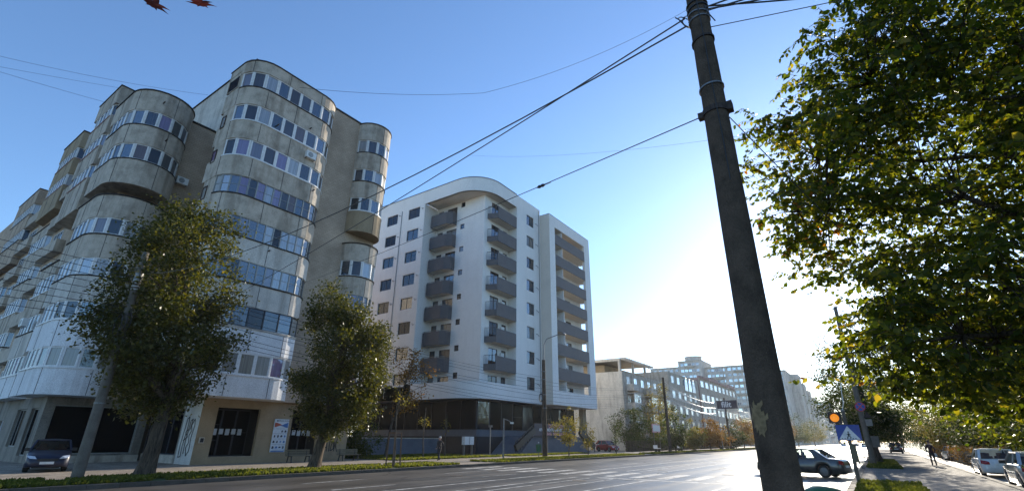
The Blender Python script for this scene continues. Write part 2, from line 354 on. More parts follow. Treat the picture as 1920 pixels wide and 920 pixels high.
def facade(parent, o, ux, L, z0, z1, holes, mat, depth=.2, name='wall', back=None):
    """flat wall with real openings: holes = (u0,u1,za,zb); reveals of the given depth"""
    ux = Vector((ux[0], ux[1], 0)).normalized(); nrm = Vector((ux.y, -ux.x, 0)); o = Vector((o[0], o[1], 0))
    us = sorted({0, L, *[h[0] for h in holes], *[h[1] for h in holes]}); zs = sorted({z0, z1, *[h[2] for h in holes], *[h[3] for h in holes]})
    b = MB()
    def P(u_, z, d=0): q = o+ux*u_-nrm*d; return (q.x, q.y, z)
    for i in range(len(us)-1):
        # merge vertical runs of solid cells
        run = None
        for j in range(len(zs)-1):
            uc, zc = (us[i]+us[i+1])/2, (zs[j]+zs[j+1])/2
            hole = any(h[0] < uc < h[1] and h[2] < zc < h[3] for h in holes)
            if not hole and run is None: run = zs[j]
            if (hole or j == len(zs)-2) and run is not None:
                e = zs[j] if hole else zs[j+1]
                b.add([P(us[i], run), P(us[i+1], run), P(us[i+1], e), P(us[i], e)], [(0, 1, 2, 3)]); run = None
    for (a, c, za, zb) in holes:
        b.add([P(a, za), P(c, za), P(c, zb), P(a, zb), P(a, za, depth), P(c, za, depth), P(c, zb, depth), P(a, zb, depth)],
              [(0, 4, 5, 1), (1, 5, 6, 2), (2, 6, 7, 3), (3, 7, 4, 0)])
    return b.build(name, mat, parent, fix=False)
def on(o, ux, u_, d=0):
    """point on a wall: u along, d inwards"""
    l_ = math.hypot(ux[0], ux[1]); x, y = ux[0]/l_, ux[1]/l_
    return (o[0]+x*u_-y*d, o[1]+y*u_+x*d)
def arc(cx, cy, rr, a0, a1, n):
    return [(cx+rr*math.cos(R(a0+(a1-a0)*i/n)), cy+rr*math.sin(R(a0+(a1-a0)*i/n))) for i in range(n+1)]
def offset(poly, d):
    out = []
    for i, p in enumerate(poly):
        a = Vector(poly[max(i-1, 0)]); b = Vector(poly[min(i+1, len(poly)-1)]); p = Vector(p)
        ns = []
        if i > 0: e = (p-a).normalized(); ns.append(Vector((e.y, -e.x)))
        if i < len(poly)-1: e = (b-p).normalized(); ns.append(Vector((e.y, -e.x)))
        n_ = sum(ns, Vector((0, 0))).normalized(); k = 1/max(.5, n_.dot(ns[0]))
        out.append(tuple(p+n_*d*k))
    return out
def strip(poly, z0, z1, out=0., inn=.15):
    """solid band following a plan polyline"""
    a = offset(poly, out); c = offset(poly, -inn); n = len(poly); b = MB()
    vs = [(p[0], p[1], z0) for p in a]+[(p[0], p[1], z1) for p in a]+[(p[0], p[1], z0) for p in c]+[(p[0], p[1], z1) for p in c]
    fs = []
    for i in range(n-1):
        fs += [(i, i+1, n+i+1, n+i), (2*n+i+1, 2*n+i, 3*n+i, 3*n+i+1), (n+i, n+i+1, 3*n+i+1, 3*n+i), (2*n+i, 2*n+i+1, i+1, i)]
    fs += [(0, n, 3*n, 2*n), (n-1, 2*n-1+n, 4*n-1, 2*n-1)] if False else [(0, n, 3*n, 2*n), (n-1, 3*n-1, 4*n-1, 2*n-1)]
    b.add(vs, fs); return b
def resample(poly, s0, s1, w):
    ps = [Vector(p) for p in poly]; L = [0]
    for i in range(1, len(ps)): L.append(L[-1]+(ps[i]-ps[i-1]).length)
    s1 = min(s1, L[-1]-.001) if s1 > 0 else L[-1]+s1
    n = max(1, round((s1-s0)/w)); out = []
    for k in range(n+1):
        s = s0+(s1-s0)*k/n
        for i in range(1, len(ps)):
            if s <= L[i]+1e-6:
                t = (s-L[i-1])/max(1e-6, L[i]-L[i-1]); out.append(tuple(ps[i-1].lerp(ps[i], t))); break
    return out
def bay(parent, poly, z0, z1, rows, s0, s1, styles, wall='render_grey', walls=None, close=None, cap='black_felt', ww=.8, win_in=.06):
    """projecting bay: spandrel bands with ribbon windows between them.  rows = (zb, zt) bottom up"""
    zz = z0
    edges = []
    for k, (zb, zt) in enumerate(rows):
        edges.append((zz, zb)); zz = zt
    edges.append((zz, z1))
    for k, (a, c) in enumerate(edges):
        wm = walls[k] if walls else wall
        po = rnd.uniform(0, .03)
        pb_ = strip(poly, a, c, po).build('parapet_band', wm, parent)
        for q in offset(resample(poly, .3, -.3, rnd.uniform(2.2, 3.0)), po)[1:-1]:
            MB().box(q[0]-.014, q[0]+.014, q[1]-.014, q[1]+.014, a+.02, c-.02).build('panel_joint', 'plinth_dark', pb_)
    for k, (zb, zt) in enumerate(rows):
        st = styles[k % len(styles)]
        fm, cols, rws, w_, sillm = st
        L0 = resample(poly, 0, s0, 1e9) if s0 > 0 else None
        if s0 > .05: strip(resample(poly, 0, s0, .6), zb, zt, .0).build('side_wall', walls[k] if walls else wall, parent)
        if s1 < -.05: strip(resample(poly, plen(poly)+s1, plen(poly)-.001, .6), zb, zt, .0).build('side_wall', walls[k] if walls else wall, parent)
        pts = resample(poly, s0, s1, w_)
        ip = offset(pts, -win_in)
        for i in range(len(ip)-1):
            a, c = Vector(ip[i]), Vector(ip[i+1]); d = c-a
            window(parent, (a.x, a.y, zb), (d.x, d.y), d.length, zt-zb, fm, 'glass_home', cols, rws, .115 if fm == 'white_frame' else .045)
        strip(resample(poly, s0, s1, .5), zb-.09, zb-.0, .07, .0).build('sill', sillm, parent)
    strip(poly, z1, z1+.1, .08, .3).build('roof_edge', cap, parent)
    full = list(poly)+(close or [])
    MB().prism(full, z0+.002, z0+.12).build('underside', walls[0] if walls else wall, parent)
    MB().prism(full, z1-.15, z1+.02).build('roof', 'black_felt', parent)
def plen(poly): return sum((Vector(poly[i+1])-Vector(poly[i])).length for i in range(len(poly)-1))
def text_mesh(txt, size, mat, parent, loc, rot, name='lettering', extrude=.004, bold=False):
    cu = bpy.data.curves.new('t', 'FONT'); cu.body = txt; cu.size = size; cu.extrude = extrude; cu.align_x = 'CENTER'; cu.align_y = 'CENTER'
    cu.resolution_u = 2
    if bold: cu.offset = size*.02
    t = bpy.data.objects.new('t', cu); me = bpy.data.meshes.new_from_object(t); bpy.data.objects.remove(t); bpy.data.curves.remove(cu)
    me.materials.clear(); me.materials.append(MATS[mat]); me.name = name
    o = bpy.data.objects.new(name, me); COL.objects.link(o)
    if parent is not None:
        o.parent = parent; b = wloc(parent); loc = (loc[0]-b[0], loc[1]-b[1], loc[2]-b[2])
    o.location = loc; o.rotation_euler = rot
    return o
# ================================================================ setting
def slab(name, x0, x1, y0, y1, z, mat, kind='structure', t=.06):
    return tag(MB().box(x0, x1, y0, y1, z-t, z).build(name, mat), kind=kind)
slab('ground', -2500, 2500, -600, 4000, -.21, 'soil')
ROADZ = -.13
slab('road', -23.2, -1.3, -60, 1400, ROADZ, 'asphalt')
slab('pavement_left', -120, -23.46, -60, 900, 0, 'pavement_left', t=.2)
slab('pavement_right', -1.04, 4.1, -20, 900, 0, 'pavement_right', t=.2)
slab('parking_lane', 4.36, 8.2, -20, 200, -.1, 'asphalt', t=.1)
slab('garden_right', 8.2, 120, -20, 900, -.02, 'grass_ground', t=.18)
for nm, x, y0, y1 in (('kerb_left', -23.46, -60, 700), ('kerb_right', -1.3, -60, 700), ('kerb_parking', 4.1, -20, 200)):
    b = MB()
    y = y0
    while y < min(y1, 160):
        b.box(x+.002, x+.258, y+.008, y+.992, -.2, .025+rnd.uniform(-.006, .006)); y += 1
    if y < y1: b.box(x+.002, x+.258, y, y1, -.2, .02)
    tag(b.build(nm, 'kerbstone'), kind='structure')
# markings
z = ROADZ+.004
def mark(name, rects, mat='marking'):
    b = MB()
    for (x0, x1, y0, y1) in rects: b.box(x0, x1, y0, y1, z-.003, z)
    return tag(b.build(name, mat), kind='structure')
rects = []
for k in range(-3, 40):
    if not 25 < 13.3+8.6*k < 31: rects += [(-19.92, -19.79, 13.3+8.6*k, 16.4+8.6*k), (-16.76, -16.63, 12.4+8.9*k, 15.5+8.9*k)]
    if 13.3+8.6*k > 36: rects += [(-9.4, -9.27, 13.3+8.6*k, 16.4+8.6*k), (-5.6, -5.47, 12.4+8.9*k, 15.5+8.9*k)]
mark('lane_dashes', rects)
mark('lane_lines', [(-15.06, -14.9, -50, 25.2), (-15.06, -14.9, 30.8, 300), (-13.1, -12.94, -50, 24.4), (-13.1, -12.94, 31, 300), (-12.28, -12.16, -50, 24.3), (-12.28, -12.16, 31, 300),
                    (-11.0, -10.88, 31, 200), (-11.0, -10.88, -50, 24.2), (-9.42, -9.28, -50, 24.4), (-5.6, -5.46, -50, 24.2), (-1.75, -1.6, -50, 24)])
mark('zebra_crossing', [(-22.2+1.42*k, -21.6+1.42*k, 26.0, 30.0) for k in range(15)])
mark('stop_line', [(-12.1, -1.9, 24.7, 25.1)]); 
mark('repair_patch', [(-21.4, -20.2, 30.6, 33.0), (-18.6, -17.2, 17.5, 19.3), (-8.4, -6.6, 36, 41)], 'patch')
# tar-filled cracks wandering over the asphalt
rc = random.Random(12); b = MB()
for k in range(26):
    x, y, a = rc.uniform(-22.5, -3), rc.uniform(10, 60), rc.choice([0, math.pi/2])+rc.uniform(-.3, .3)
    for i in range(rc.randint(8, 26)):
        x2, y2 = x+.35*math.cos(a), y+.35*math.sin(a); a += rc.uniform(-.45, .45); w_ = rc.uniform(.02, .05)
        if -23 < x2 < -1.6: b.add([(x-w_, y, z+.003), (x+w_, y, z+.003), (x2+w_, y2, z+.003), (x2-w_, y2, z+.003)], [(0, 1, 2, 3)])
        x, y = x2, y2
tag(b.build('tar_cracks', 'patch', fix=False), kind='structure')
b = MB()
for (x, y) in ((-20.9, 28.4), (-18.2, 21.0), (-11.8, 22.4), (-7.3, 31.8)): b.lathe([(.34, z-.01), (.34, z+.004), (.3, z+.006)], 20, (x, y, 0))
tag(b.build('manhole_covers', 'rust_band'), kind='structure')
mark('road_seam', [(-14.3, -2.5, 52.0, 52.25)], 'patch')

# ================================================================ corner apartment block (left)
A = thing('apartment_block', (-45, 18, 0), 'weathered grey concrete apartment block with rounded ribbon-window bays at the left', 'building')
GL = ('thin_frame', 1, 2, .62, 'black_felt'); WF = ('white_frame', 1, 1, 1.0, 'black_felt'); WW = ('white_frame', 1, 1, 1.02, 'white_frame'); DF = ('dark_frame', 1, 1, 1.1, 'render_pale'); WP = ('white_frame', 1, 1, 1.05, 'render_white')
# tower with the long bay on the avenue
polyM = [(-36.8, 15.6), (-36.8, 12.6), (-34.8, 12.6)]+arc(-34.8, 14.4, 1.8, -80, 0, 5)+arc(-34.8, 18.7, 1.8, 0, 84, 6)+[(-34.8, 20.5)]
rowsM = [(5.4+3.03*k, 6.78+3.03*k) for k in range(8)]
stM = [WP, DF, GL, GL, GL, WW, WW, WF]
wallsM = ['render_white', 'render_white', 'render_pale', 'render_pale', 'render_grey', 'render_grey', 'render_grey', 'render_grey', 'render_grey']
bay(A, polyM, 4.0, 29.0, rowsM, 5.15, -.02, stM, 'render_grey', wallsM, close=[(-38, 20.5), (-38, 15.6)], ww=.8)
# side windows of the bay tower, south side
for k in range(8):
    zb = 5.2+3.03*k
    window(A, (-36.25, 12.585, zb), (1, 0), .62, 1.05, 'brown_frame', 'glass_home', 1, 1, .06) if k < 7 else window(A, (-36.7, 12.585, zb+.4), (1, 0), 1.75, 1.55, 'render_grey', 'glass_shop', 1, 1, .05, 'dark_loggia_pane')  # top one is a dark pane imitating the shaded depth of a loggia
# avenue wall between the bays (tan brick), openings at ground floor
gh = [(16.5-15.5, 19.4-15.5, .42, 3.45), (21.9-15.5, 24.2-15.5, .42, 3.5)]
facade(A, (-35.2, 15.5), (0, 1), 11.5, 0, 4.0, gh, 'ochre_wall', .25, 'ground_wall')
facade(A, (-37.4, 15.5), (1, 0), 2.2, 0, 4.0, [], 'render_pale', .2, 'ground_wall')
MB().box(-42, -35.22, 15.52, 26.98, 3.9, 4.0).build('ceiling_slab', 'ochre_wall', A)
facade(A, (-34.8, 20.4), (0, 1), 6.5, 4.0, 29.9, [], 'tan_wall', .2, 'brick_wall')
MB().box(-34.95, -34.72, 20.4, 26.95, 29.9, 30.05).build('roof_edge', 'black_felt', A)
MB().box(-60, -35.0, 15.6, 26.9, 4.02, 29.7).build('tower_body', 'render_grey', A)
MB().box(-60, -34.82, 20.5, 26.9, 29.7, 29.88).build('roof', 'black_felt', A)
MB().box(-35.18, -34.82, 20.5, 26.88, 4.0, 4.12).build('underside', 'ochre_wall', A)
# recessed shop glazing behind the openings
MB().box(-36.9, -36.7, 16.0, 26.5, 0, 3.95).build('shop_back', 'shop_dark', A)
for (y0, y1) in ((16.5, 19.4), (21.9, 24.2)):
    w3 = (y1-y0)/3
    for j in range(3): window(A, (-36.5, y0+j*w3, .45), (0, 1), w3, 2.95, 'dark_frame', 'glass_shop', 1, 3 if j == 0 else 2, .06, 'shop_window')
    MB().box(-36.6, -35.25, y0, y1, .0, .43).build('step', 'render_grey', A)
    for j in range(5):
        b = MB().box(-36.44, -36.43, y0+.5+j*.42, y0+.78+j*.42, 1.75+.05*(j % 2), 2.15); b.build('notice', 'poster_white', A)
MB().box(-35.2, -35.12, 15.72, 16.02, 1.25, 1.6).build('meter_box', 'render_grey', A)
MB().box(-35.13, -35.11, 15.77, 15.97, 1.3, 1.55).build('meter_window', 'plinth_dark', A)
# end bay with small rounded windows
polyR = [(-34.9, 23.62)]+arc(-35.0, 25.4, 1.75, -86, 86, 12)+[(-34.9, 27.18)]
bay(A, polyR, 18.55, 29.8, [(20.6, 21.9), (23.6, 24.85), (26.65, 28.0)], .25, -.25, [('white_frame', 1, 1, .95, 'white_frame'), WF, WF], 'render_grey', ['ochre_wall', 'render_grey', 'render_grey', 'render_grey'], close=[(-36, 27.1), (-36, 23.7)])
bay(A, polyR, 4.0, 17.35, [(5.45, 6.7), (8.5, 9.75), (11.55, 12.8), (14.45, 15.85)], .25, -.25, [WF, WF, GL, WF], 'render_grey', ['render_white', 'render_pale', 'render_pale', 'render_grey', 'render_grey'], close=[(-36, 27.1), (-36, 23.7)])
MB().box(-36, -35.1, 23.75, 27.05, 4, 29.7).build('core_wall', 'ochre_wall', A)
# rear stair tower above the low wing + corner loggia
facade(A, (-56, 15.3), (1, 0), 16.2, 20, 34.0, [(13.2, 14.2, 28.0, 29.2)], 'render_pale', .25, 'tower_wall')
facade(A, (-39.8, 15.3), (0, 1), 2.5, 29, 34.0, [(.4, 2.0, 30.6, 33.0)], 'render_pale', .25, 'tower_wall')
MB().box(-56, -39.9, 15.4, 17.7, 29.72, 33.9).build('stair_tower', 'render_grey', A)
MB().box(-56.1, -39.7, 15.2, 17.9, 34.0, 34.12).build('roof_edge', 'black_felt', A)
window(A, (-42.8, 15.48, 28.0), (1, 0), 1.0, 1.2, 'brown_frame', 'glass_home')
# low wing on the corner
MB().box(-95, -43.3, 9.6, 27, 4.0, 27.1).build('wing_body', 'tan_wall', A)
MB().box(-43.45, -43.2, 9.5, 15.4, 27.1, 27.25).build('roof_edge', 'black_felt', A)
polyL = [(-46.8, 9.6), (-46.8, 8.4), (-43.2, 8.4)]+arc(-43.2, 10.55, 2.15, -82, 82, 12)+[(-43.2, 12.7)]
W4 = ('white_frame', 1, 1, .9, 'black_felt'); W5 = ('white_frame', 1, 1, .95, 'white_frame')
bay(A, polyL, 18.9, 27.2, [(21.0, 22.3), (24.05, 25.35)], .1, -.2, [W4, W4], 'render_grey', close=[(-44.5, 12.7), (-44.5, 9.6)])
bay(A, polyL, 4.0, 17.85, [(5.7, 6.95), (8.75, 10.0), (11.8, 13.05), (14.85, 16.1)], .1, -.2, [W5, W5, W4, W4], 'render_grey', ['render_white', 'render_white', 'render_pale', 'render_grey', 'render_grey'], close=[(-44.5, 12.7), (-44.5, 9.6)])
def tier(x0, x1, y, zlo, ztop, under, n_up, wl, up_sty):
    p = [(x0, 9.7), (x0+.5, y), (x1, y), (x1, 9.7)]
    rows = [(ztop-3.0-3.05*k, ztop-1.75-3.05*k) for k in range(n_up)][::-1]
    bay(A, p, under, ztop, rows, .2, -.05, [up_sty], wl, close=[])
    rows = []
    k = 0
    while 5.6+3.05*k+2.6 < under-1.0: rows.append((5.6+3.05*k, 6.9+3.05*k)); k += 1
    p2 = [(x0+.4, 9.7), (x0+.9, y+.25), (x1-.4, y+.25), (x1-.4, 9.7)]
    bay(A, p2, 4.0, rows[-1][1]+1.0, rows, .2, -.05, [W5, W4], 'render_grey', ['render_white', 'render_pale']+['render_grey']*(len(rows)-1))
    MB().box(x0+.6, x1-.02, 9.55, 12, 26.9, ztop-.02).build('top_storey', wl, A)
W6 = ('white_frame', 1, 1, .95, 'pink_wall')
tier(-53.8, -48.0, 8.4, 4, 30.2, 18.2, 3, 'render_grey', W6)
tier(-66.0, -59.3, 8.9, 4, 30.2, 21.6, 2, 'ochre_wall', W6)
tier(-80.0, -71.0, 9.0, 4, 27.2, 18.4, 2, 'tan_wall', W4)
# recessed balconies between the tiers
for (x0, x1) in ((-59.1, -54.0), (-70.8, -66.2)):
    for k in range(7):
        zf = 4.0+3.05*k
        MB().box(x0, x1, 9.0, 9.58, zf, zf+1.1).build('balcony', 'render_grey', A)
        window(A, (x0+.5, 9.59, zf+1.15), (1, 0), 2.6, 1.4, 'white_frame', 'glass_home', 3)
# ground floor of the wing: shop windows, door, steps
hL = [(.5, 5.4, .5, 3.5)]
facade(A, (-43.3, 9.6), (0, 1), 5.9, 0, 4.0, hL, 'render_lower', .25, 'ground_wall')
for j in range(2): window(A, (-43.5, 10.1+j*2.45, .5), (0, 1), 2.45, 3.0, 'thin_frame', 'glass_shop', 1, 1, .07, 'shop_window')
hS = [(44.0, 45.8, .4, 3.3), (40.6, 42.8, .9, 3.3), (36.5, 37.7, .05, 2.6), (30, 34, .9, 3.2)]
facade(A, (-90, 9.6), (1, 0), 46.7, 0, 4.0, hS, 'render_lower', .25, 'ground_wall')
window(A, (-46, 9.8, .4), (1, 0), 1.8, 2.9, 'thin_frame', 'glass_shop', 2, 1, .07, 'shop_window')
window(A, (-49.4, 9.8, .9), (1, 0), 2.2, 2.4, 'thin_frame', 'glass_shop', 3, 1, .07, 'shop_window')
window(A, (-53.5, 9.8, .05), (1, 0), 1.2, 2.55, 'white_frame', 'glass_home', 2, 1, .1, 'door')
MB().box(-43.28, -42.4, 9.7, 15.2, .0, .42).build('step', 'render_grey', A)
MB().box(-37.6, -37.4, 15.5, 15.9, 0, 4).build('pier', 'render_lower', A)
MB().box(-43.2, -37.45, 15.62, 15.72, 3.3, 4.0).build('shop_lintel', 'ochre_wall', A)
MB().box(-43.2, -37.45, 15.62, 15.72, 0, .5).build('shop_lintel', 'render_grey', A)
for j in range(3): window(A, (-43.2+j*1.9, 15.75, .5), (1, 0), 1.9, 2.8, 'dark_frame', 'glass_shop', 1, 1, .07, 'shop_window')
MB().box(-90, -37.5, 16.0, 16.2, 0, 4).build('shop_back', 'shop_dark', A)
# air conditioners, vents, aerials, pipes
def ac(p, a):
    b = MB().box(-.42, .42, -.3, 0, 0, .58); o = b.build('air_conditioner', 'white_plastic', None); o.parent = A
    w = wloc(A); o.location = (p[0]-w[0], p[1]-w[1], p[2]-w[2]); o.rotation_euler = (0, 0, a)
    g = MB().lathe([(.22, -.312), (.22, -.302)], 14, (-.08, 0, .29), 'y').build('fan_grille', 'thin_frame', None); g.parent = o
    h = MB().bar((-.35, .02, -.04), (-.35, -.28, -.04), .04).bar((.35, .02, -.04), (.35, -.28, -.04), .04).build('bracket', 'steel', None); h.parent = o
ac((-32.97, 18.2, 22.5), R(90)); ac((-43.0, 13.2, 21.0), R(90)); ac((-49.6, 8.35, 9.0), 0)
for k, (x, y, zz) in enumerate([(-36.5, 13.5, 29.1), (-50, 14, 27.2), (-42, 18, 29.9)]):
    b = MB().tube([(x, y, zz), (x, y, zz+1.9)], .02, 5)
    for j in range(4): b.bar((x-.3, y, zz+1.3+j*.18), (x+.3, y, zz+1.3+j*.18), .015)
    b.build('aerial', 'steel', A)
for (x, y, zz) in [(-32.98, 15.2, 24.0), (-32.98, 17.8, 25.2), (-40.95, 10.8, 23.2), (-40.95, 9.9, 26.2), (-33.0, 16.5, 14.0), (-32.98, 19, 20.0)]:
    MB().tube([(x-.1, y, zz), (x+.22, y, zz+.03)], .05, 8).build('vent_pipe', 'rust_band', A)

# poster and graffiti on the block
P = thing('poster_panel', (-35.1, 21.05, .65), 'white vertical shop poster with red and blue wave on the tan pier', 'poster')
MB().box(-35.17, -35.1, 20.52, 21.62, .66, 2.86).build('board', 'poster_white', P)
xq = -35.094
def pq(nm, pts, mat): MB().add([(xq, y_, z_) for y_, z_ in pts], [tuple(range(len(pts)))]).build(nm, mat, P, fix=False)
pq('red_wave', [(20.56, 2.3), (20.95, 2.42), (21.2, 2.44), (21.0, 2.52), (20.75, 2.6), (20.56, 2.62)], 'poster_red')
pq('blue_wave', [(21.58, 2.28), (21.58, 2.64), (21.35, 2.56), (21.1, 2.46), (20.9, 2.43), (21.2, 2.38), (21.4, 2.3)], 'poster_blue')
pq('logo', [(20.66, 2.7), (20.74, 2.7), (20.8, 2.74), (20.74, 2.8), (20.66, 2.78)], 'poster_ink')
text_mesh('SERVICE AUTO', .13, 'poster_ink', P, (xq, 21.2, 2.74), (R(90), 0, R(90)), 'heading')
rr = random.Random(3)
for row, zc in enumerate((2.05, 1.72, 1.35, .98)):
    for k in range(4):
        if row == 0 and k < 2: continue
        yc = 20.68+k*.26; w_ = rr.uniform(.06, .1); h_ = rr.uniform(.05, .1)
        pq('product', [(yc-w_, zc-h_), (yc+w_*.6, zc-h_), (yc+w_, zc-h_*.2), (yc+w_*.3, zc+h_), (yc-w_*.7, zc+h_*.6)], 'poster_ink' if rr.random() < .7 else 'poster_blue')
for zc in (2.2, 1.88, 1.53, 1.16, .8): pq('rule', [(20.57, zc), (21.57, zc), (21.57, zc+.012), (20.57, zc+.012)], 'poster_ink')
pq('footer', [(20.57, .68), (21.57, .68), (21.57, .75), (20.57, .75)], 'poster_blue')
def scrawl(name, lines, O, ux, mat, label, w_=.045):
    g = thing(name, (O[0], O[1], O[2]), label, 'graffiti')
    for ln in lines:
        b = MB(); n_ = len(ln)
        for i in range(n_-1):
            a = ln[i]; c = ln[i+1]
            b.bar((O[0]+ux[0]*a[0], O[1]+ux[1]*a[0], O[2]+a[1]), (O[0]+ux[0]*c[0], O[1]+ux[1]*c[0], O[2]+c[1]), w_, .006, up=(ux[1], -ux[0], 0))
        b.build('stroke', mat, g)
scrawl('graffiti', [[(.1, 1.5), (.05, .7), (.12, .5), (.3, .6), (.28, .9)], [(.45, .4), (.55, 1.2), (.7, 1.25), (.72, .5)], [(.5, .8), (.75, .8)], [(.7, 1.3), (1.15, 1.4), (.95, 1.38), (.93, .5)],
                    [(1.05, .55), (1.15, 1.1), (1.3, 1.2), (1.35, .7), (1.1, .55)], [(1.4, .5), (1.42, 1.2)], [(1.62, 1.45), (1.5, .9), (1.7, .45)], [(.8, 1.62), (1.0, 1.78), (1.2, 1.66), (1.0, 1.55), (.8, 1.62)], [(.9, 1.65), (1.1, 1.67)]],
       (-35.18, 24.45, .15), (0, 1), 'graffiti_black', 'black graffiti tag on the pale pier behind the bench', .07)
sn = [(1.0+.5*math.cos(t*1.1)*(.5+.5*math.sin(t*.7)), .3+t*.16) for t in range(16)]
scrawl('graffiti', [[(.3, .3), (.25, 1.0), (.45, 2.6), (.7, 2.75), (.75, 2.2), (.55, 1.0), (.6, .35), (.3, .3)], [(.9, .5), (.85, 1.2), (1.0, 2.5), (1.25, 2.6), (1.1, 1.9)],
                    [(1.3, .4), (1.1, .9), (1.35, 1.2), (1.15, 1.6), (1.4, 1.9), (1.2, 2.2), (1.5, 2.6), (1.65, 2.2), (1.5, 1.5), (1.6, .7), (1.3, .4)], [(.5, 1.3), (1.0, 1.5), (.6, 1.8), (1.0, 2.0)]],
       (-37.3, 15.48, .1), (1, 0), 'graffiti_black', 'tall black bubble graffiti on the side of the corner pier', .06)

# ================================================================ white apartment building
B = thing('white_apartment_building', (-45, 60, 0), 'new white apartment building with dark grey balconies and curved attic', 'building')
FL = [6.0+3.37*k for k in range(8)]
YS, XE, YI, XI = 44.0, -36.0, 46.6, -37.4
wh = [(u0, u0+2.3, F+1.65, F+3.25) for F in FL for u0 in (5.8, 10.4)]
facade(B, (-60, YS), (1, 0), 13.7, 6.0, 33.0, wh, 'new_white', .18, 'south_wall')
for (u0, u1, za, zb) in wh: window(B, (-60+u0, YS+.16, za), (1, 0), 2.3, 1.6, 'dark_frame', 'glass_new', 2, 1, .08)
facade(B, (-46.3, YS), (0, 1), YI-YS, 6, 33, [], 'new_white', .1, 'recess_wall')
# recessed south wall: balcony doors, small windows
sh = []
for F in FL:
    sh += [(.3, 1.3, F+.3, F+2.9), (2.0, 3.9, F+.3, F+2.9), (4.6, 5.35, F+2.55, F+3.3)]
facade(B, (-46.3, YI), (1, 0), 8.9, 6, 33, sh, 'new_white', .15, 'south_wall')
for (a, c, za, zb) in sh: window(B, (-46.3+a, YI+.12, za), (1, 0), c-a, zb-za, 'brown_frame', 'glass_new', 2 if c-a > 1.5 else 1, 1, .07)
# recessed east wall
eh = []
for F in FL: eh += [(1.6, 3.5, F+.3, F+2.9), (4.3, 5.3, F+.3, F+2.9)]
facade(B, (XI, YI), (0, 1), 5.7, 6, 33, eh, 'new_white', .15, 'east_wall')
for (a, c, za, zb) in eh: window(B, (XI-.12, YI+a, za), (0, 1), c-a, zb-za, 'brown_frame', 'glass_new', 2 if c-a > 1.5 else 1, 1, .07)
facade(B, (XI, 52.3), (1, 0), XE-XI, 6, 33, [], 'new_white', .1, 'recess_wall') if False else MB().box(XI, XE-.02, 52.28, 52.5, 6, 33).build('recess_wall', 'new_white', B)
e2 = [(2.55, 4.5, F+1.65, F+3.3) for F in FL]
facade(B, (XE, 52.3), (0, 1), 6.3, 6, 35, e2, 'new_white', .18, 'east_wall')
for (a, c, za, zb) in e2: window(B, (XE-.16, 52.3+a, za), (0, 1), c-a, zb-za, 'dark_frame', 'glass_new', 2, 1, .08)
# downpipes, expansion joints and cable hooks on the new render
for x in (-51.0, -58.2): MB().tube([(x, YS-.05, 6.3), (x, YS-.05, 33)], .045, 6).build('downpipe', 'steel', B)
MB().tube([(XE+.05, 58.2, 6.3), (XE+.05, 58.2, 34.6)], .05, 6).build('downpipe', 'steel', B)
for F in FL:
    for x in (-51.6, -46.9): MB().tube([(x, YS, F+2.9), (x+.12, YS-.2, F+2.85), (x+.3, YS-.22, F+2.6), (x+.45, YS-.1, F+2.75)], .03, 5).build('cable_hook', 'dark_frame', B)
    MB().tube([(XE, 57.2, F+2.6), (XE+.2, 57.35, F+2.5), (XE+.22, 57.6, F+2.3), (XE+.1, 57.8, F+2.45)], .03, 5).build('cable_hook', 'dark_frame', B)
    MB().box(-60, -46.31, YS-.006, YS-.001, F-.02, F+.0).build('render_joint', 'new_soffit', B)
# curved attic and terrace bands
pb = [(-60, YS), (-40.2, YS)]+arc(-40.2, YS+4.2, 4.2, -84, -6, 12)+[(XE, YS+4.2), (XE, 52.28)]
strip(pb, 33.0, 35.0, 0, .3).build('attic_band', 'new_white', B)
strip(pb, 35.0, 35.08, .06, .36).build('roof_edge', 'dark_frame', B)
MB().prism([(-46.2, YS+.1), (-40.2, YS+.1)]+arc(-40.2, YS+4.2, 4.1, -84, -6, 12)+[(XE-.1, YS+4.2), (XE-.1, 52.2), (XI-1, 52.2), (XI-1, 47.5), (-46.2, 47.5)], 33.0, 33.2).build('soffit', 'new_soffit', B)
strip(pb, 6.0, 7.9, 0, .3).build('terrace_band', 'new_white', B)
MB().prism([(-59.8, YS+.1), (-40.2, YS+.1)]+arc(-40.2, YS+4.2, 4.1, -84, -6, 12)+[(XE-.1, YS+4.2), (XE-.1, 58.5), (-59.8, 58.5)], 5.98, 6.3).build('soffit', 'balcony_grey', B)
MB().box(-60, XI-.2, 47.0, 58.4, 6.3, 33.0).build('body', 'new_white', B)
MB().box(-60, XE-.3, 47.0, 58.5, 33.2, 34.6).build('roof', 'new_white', B)
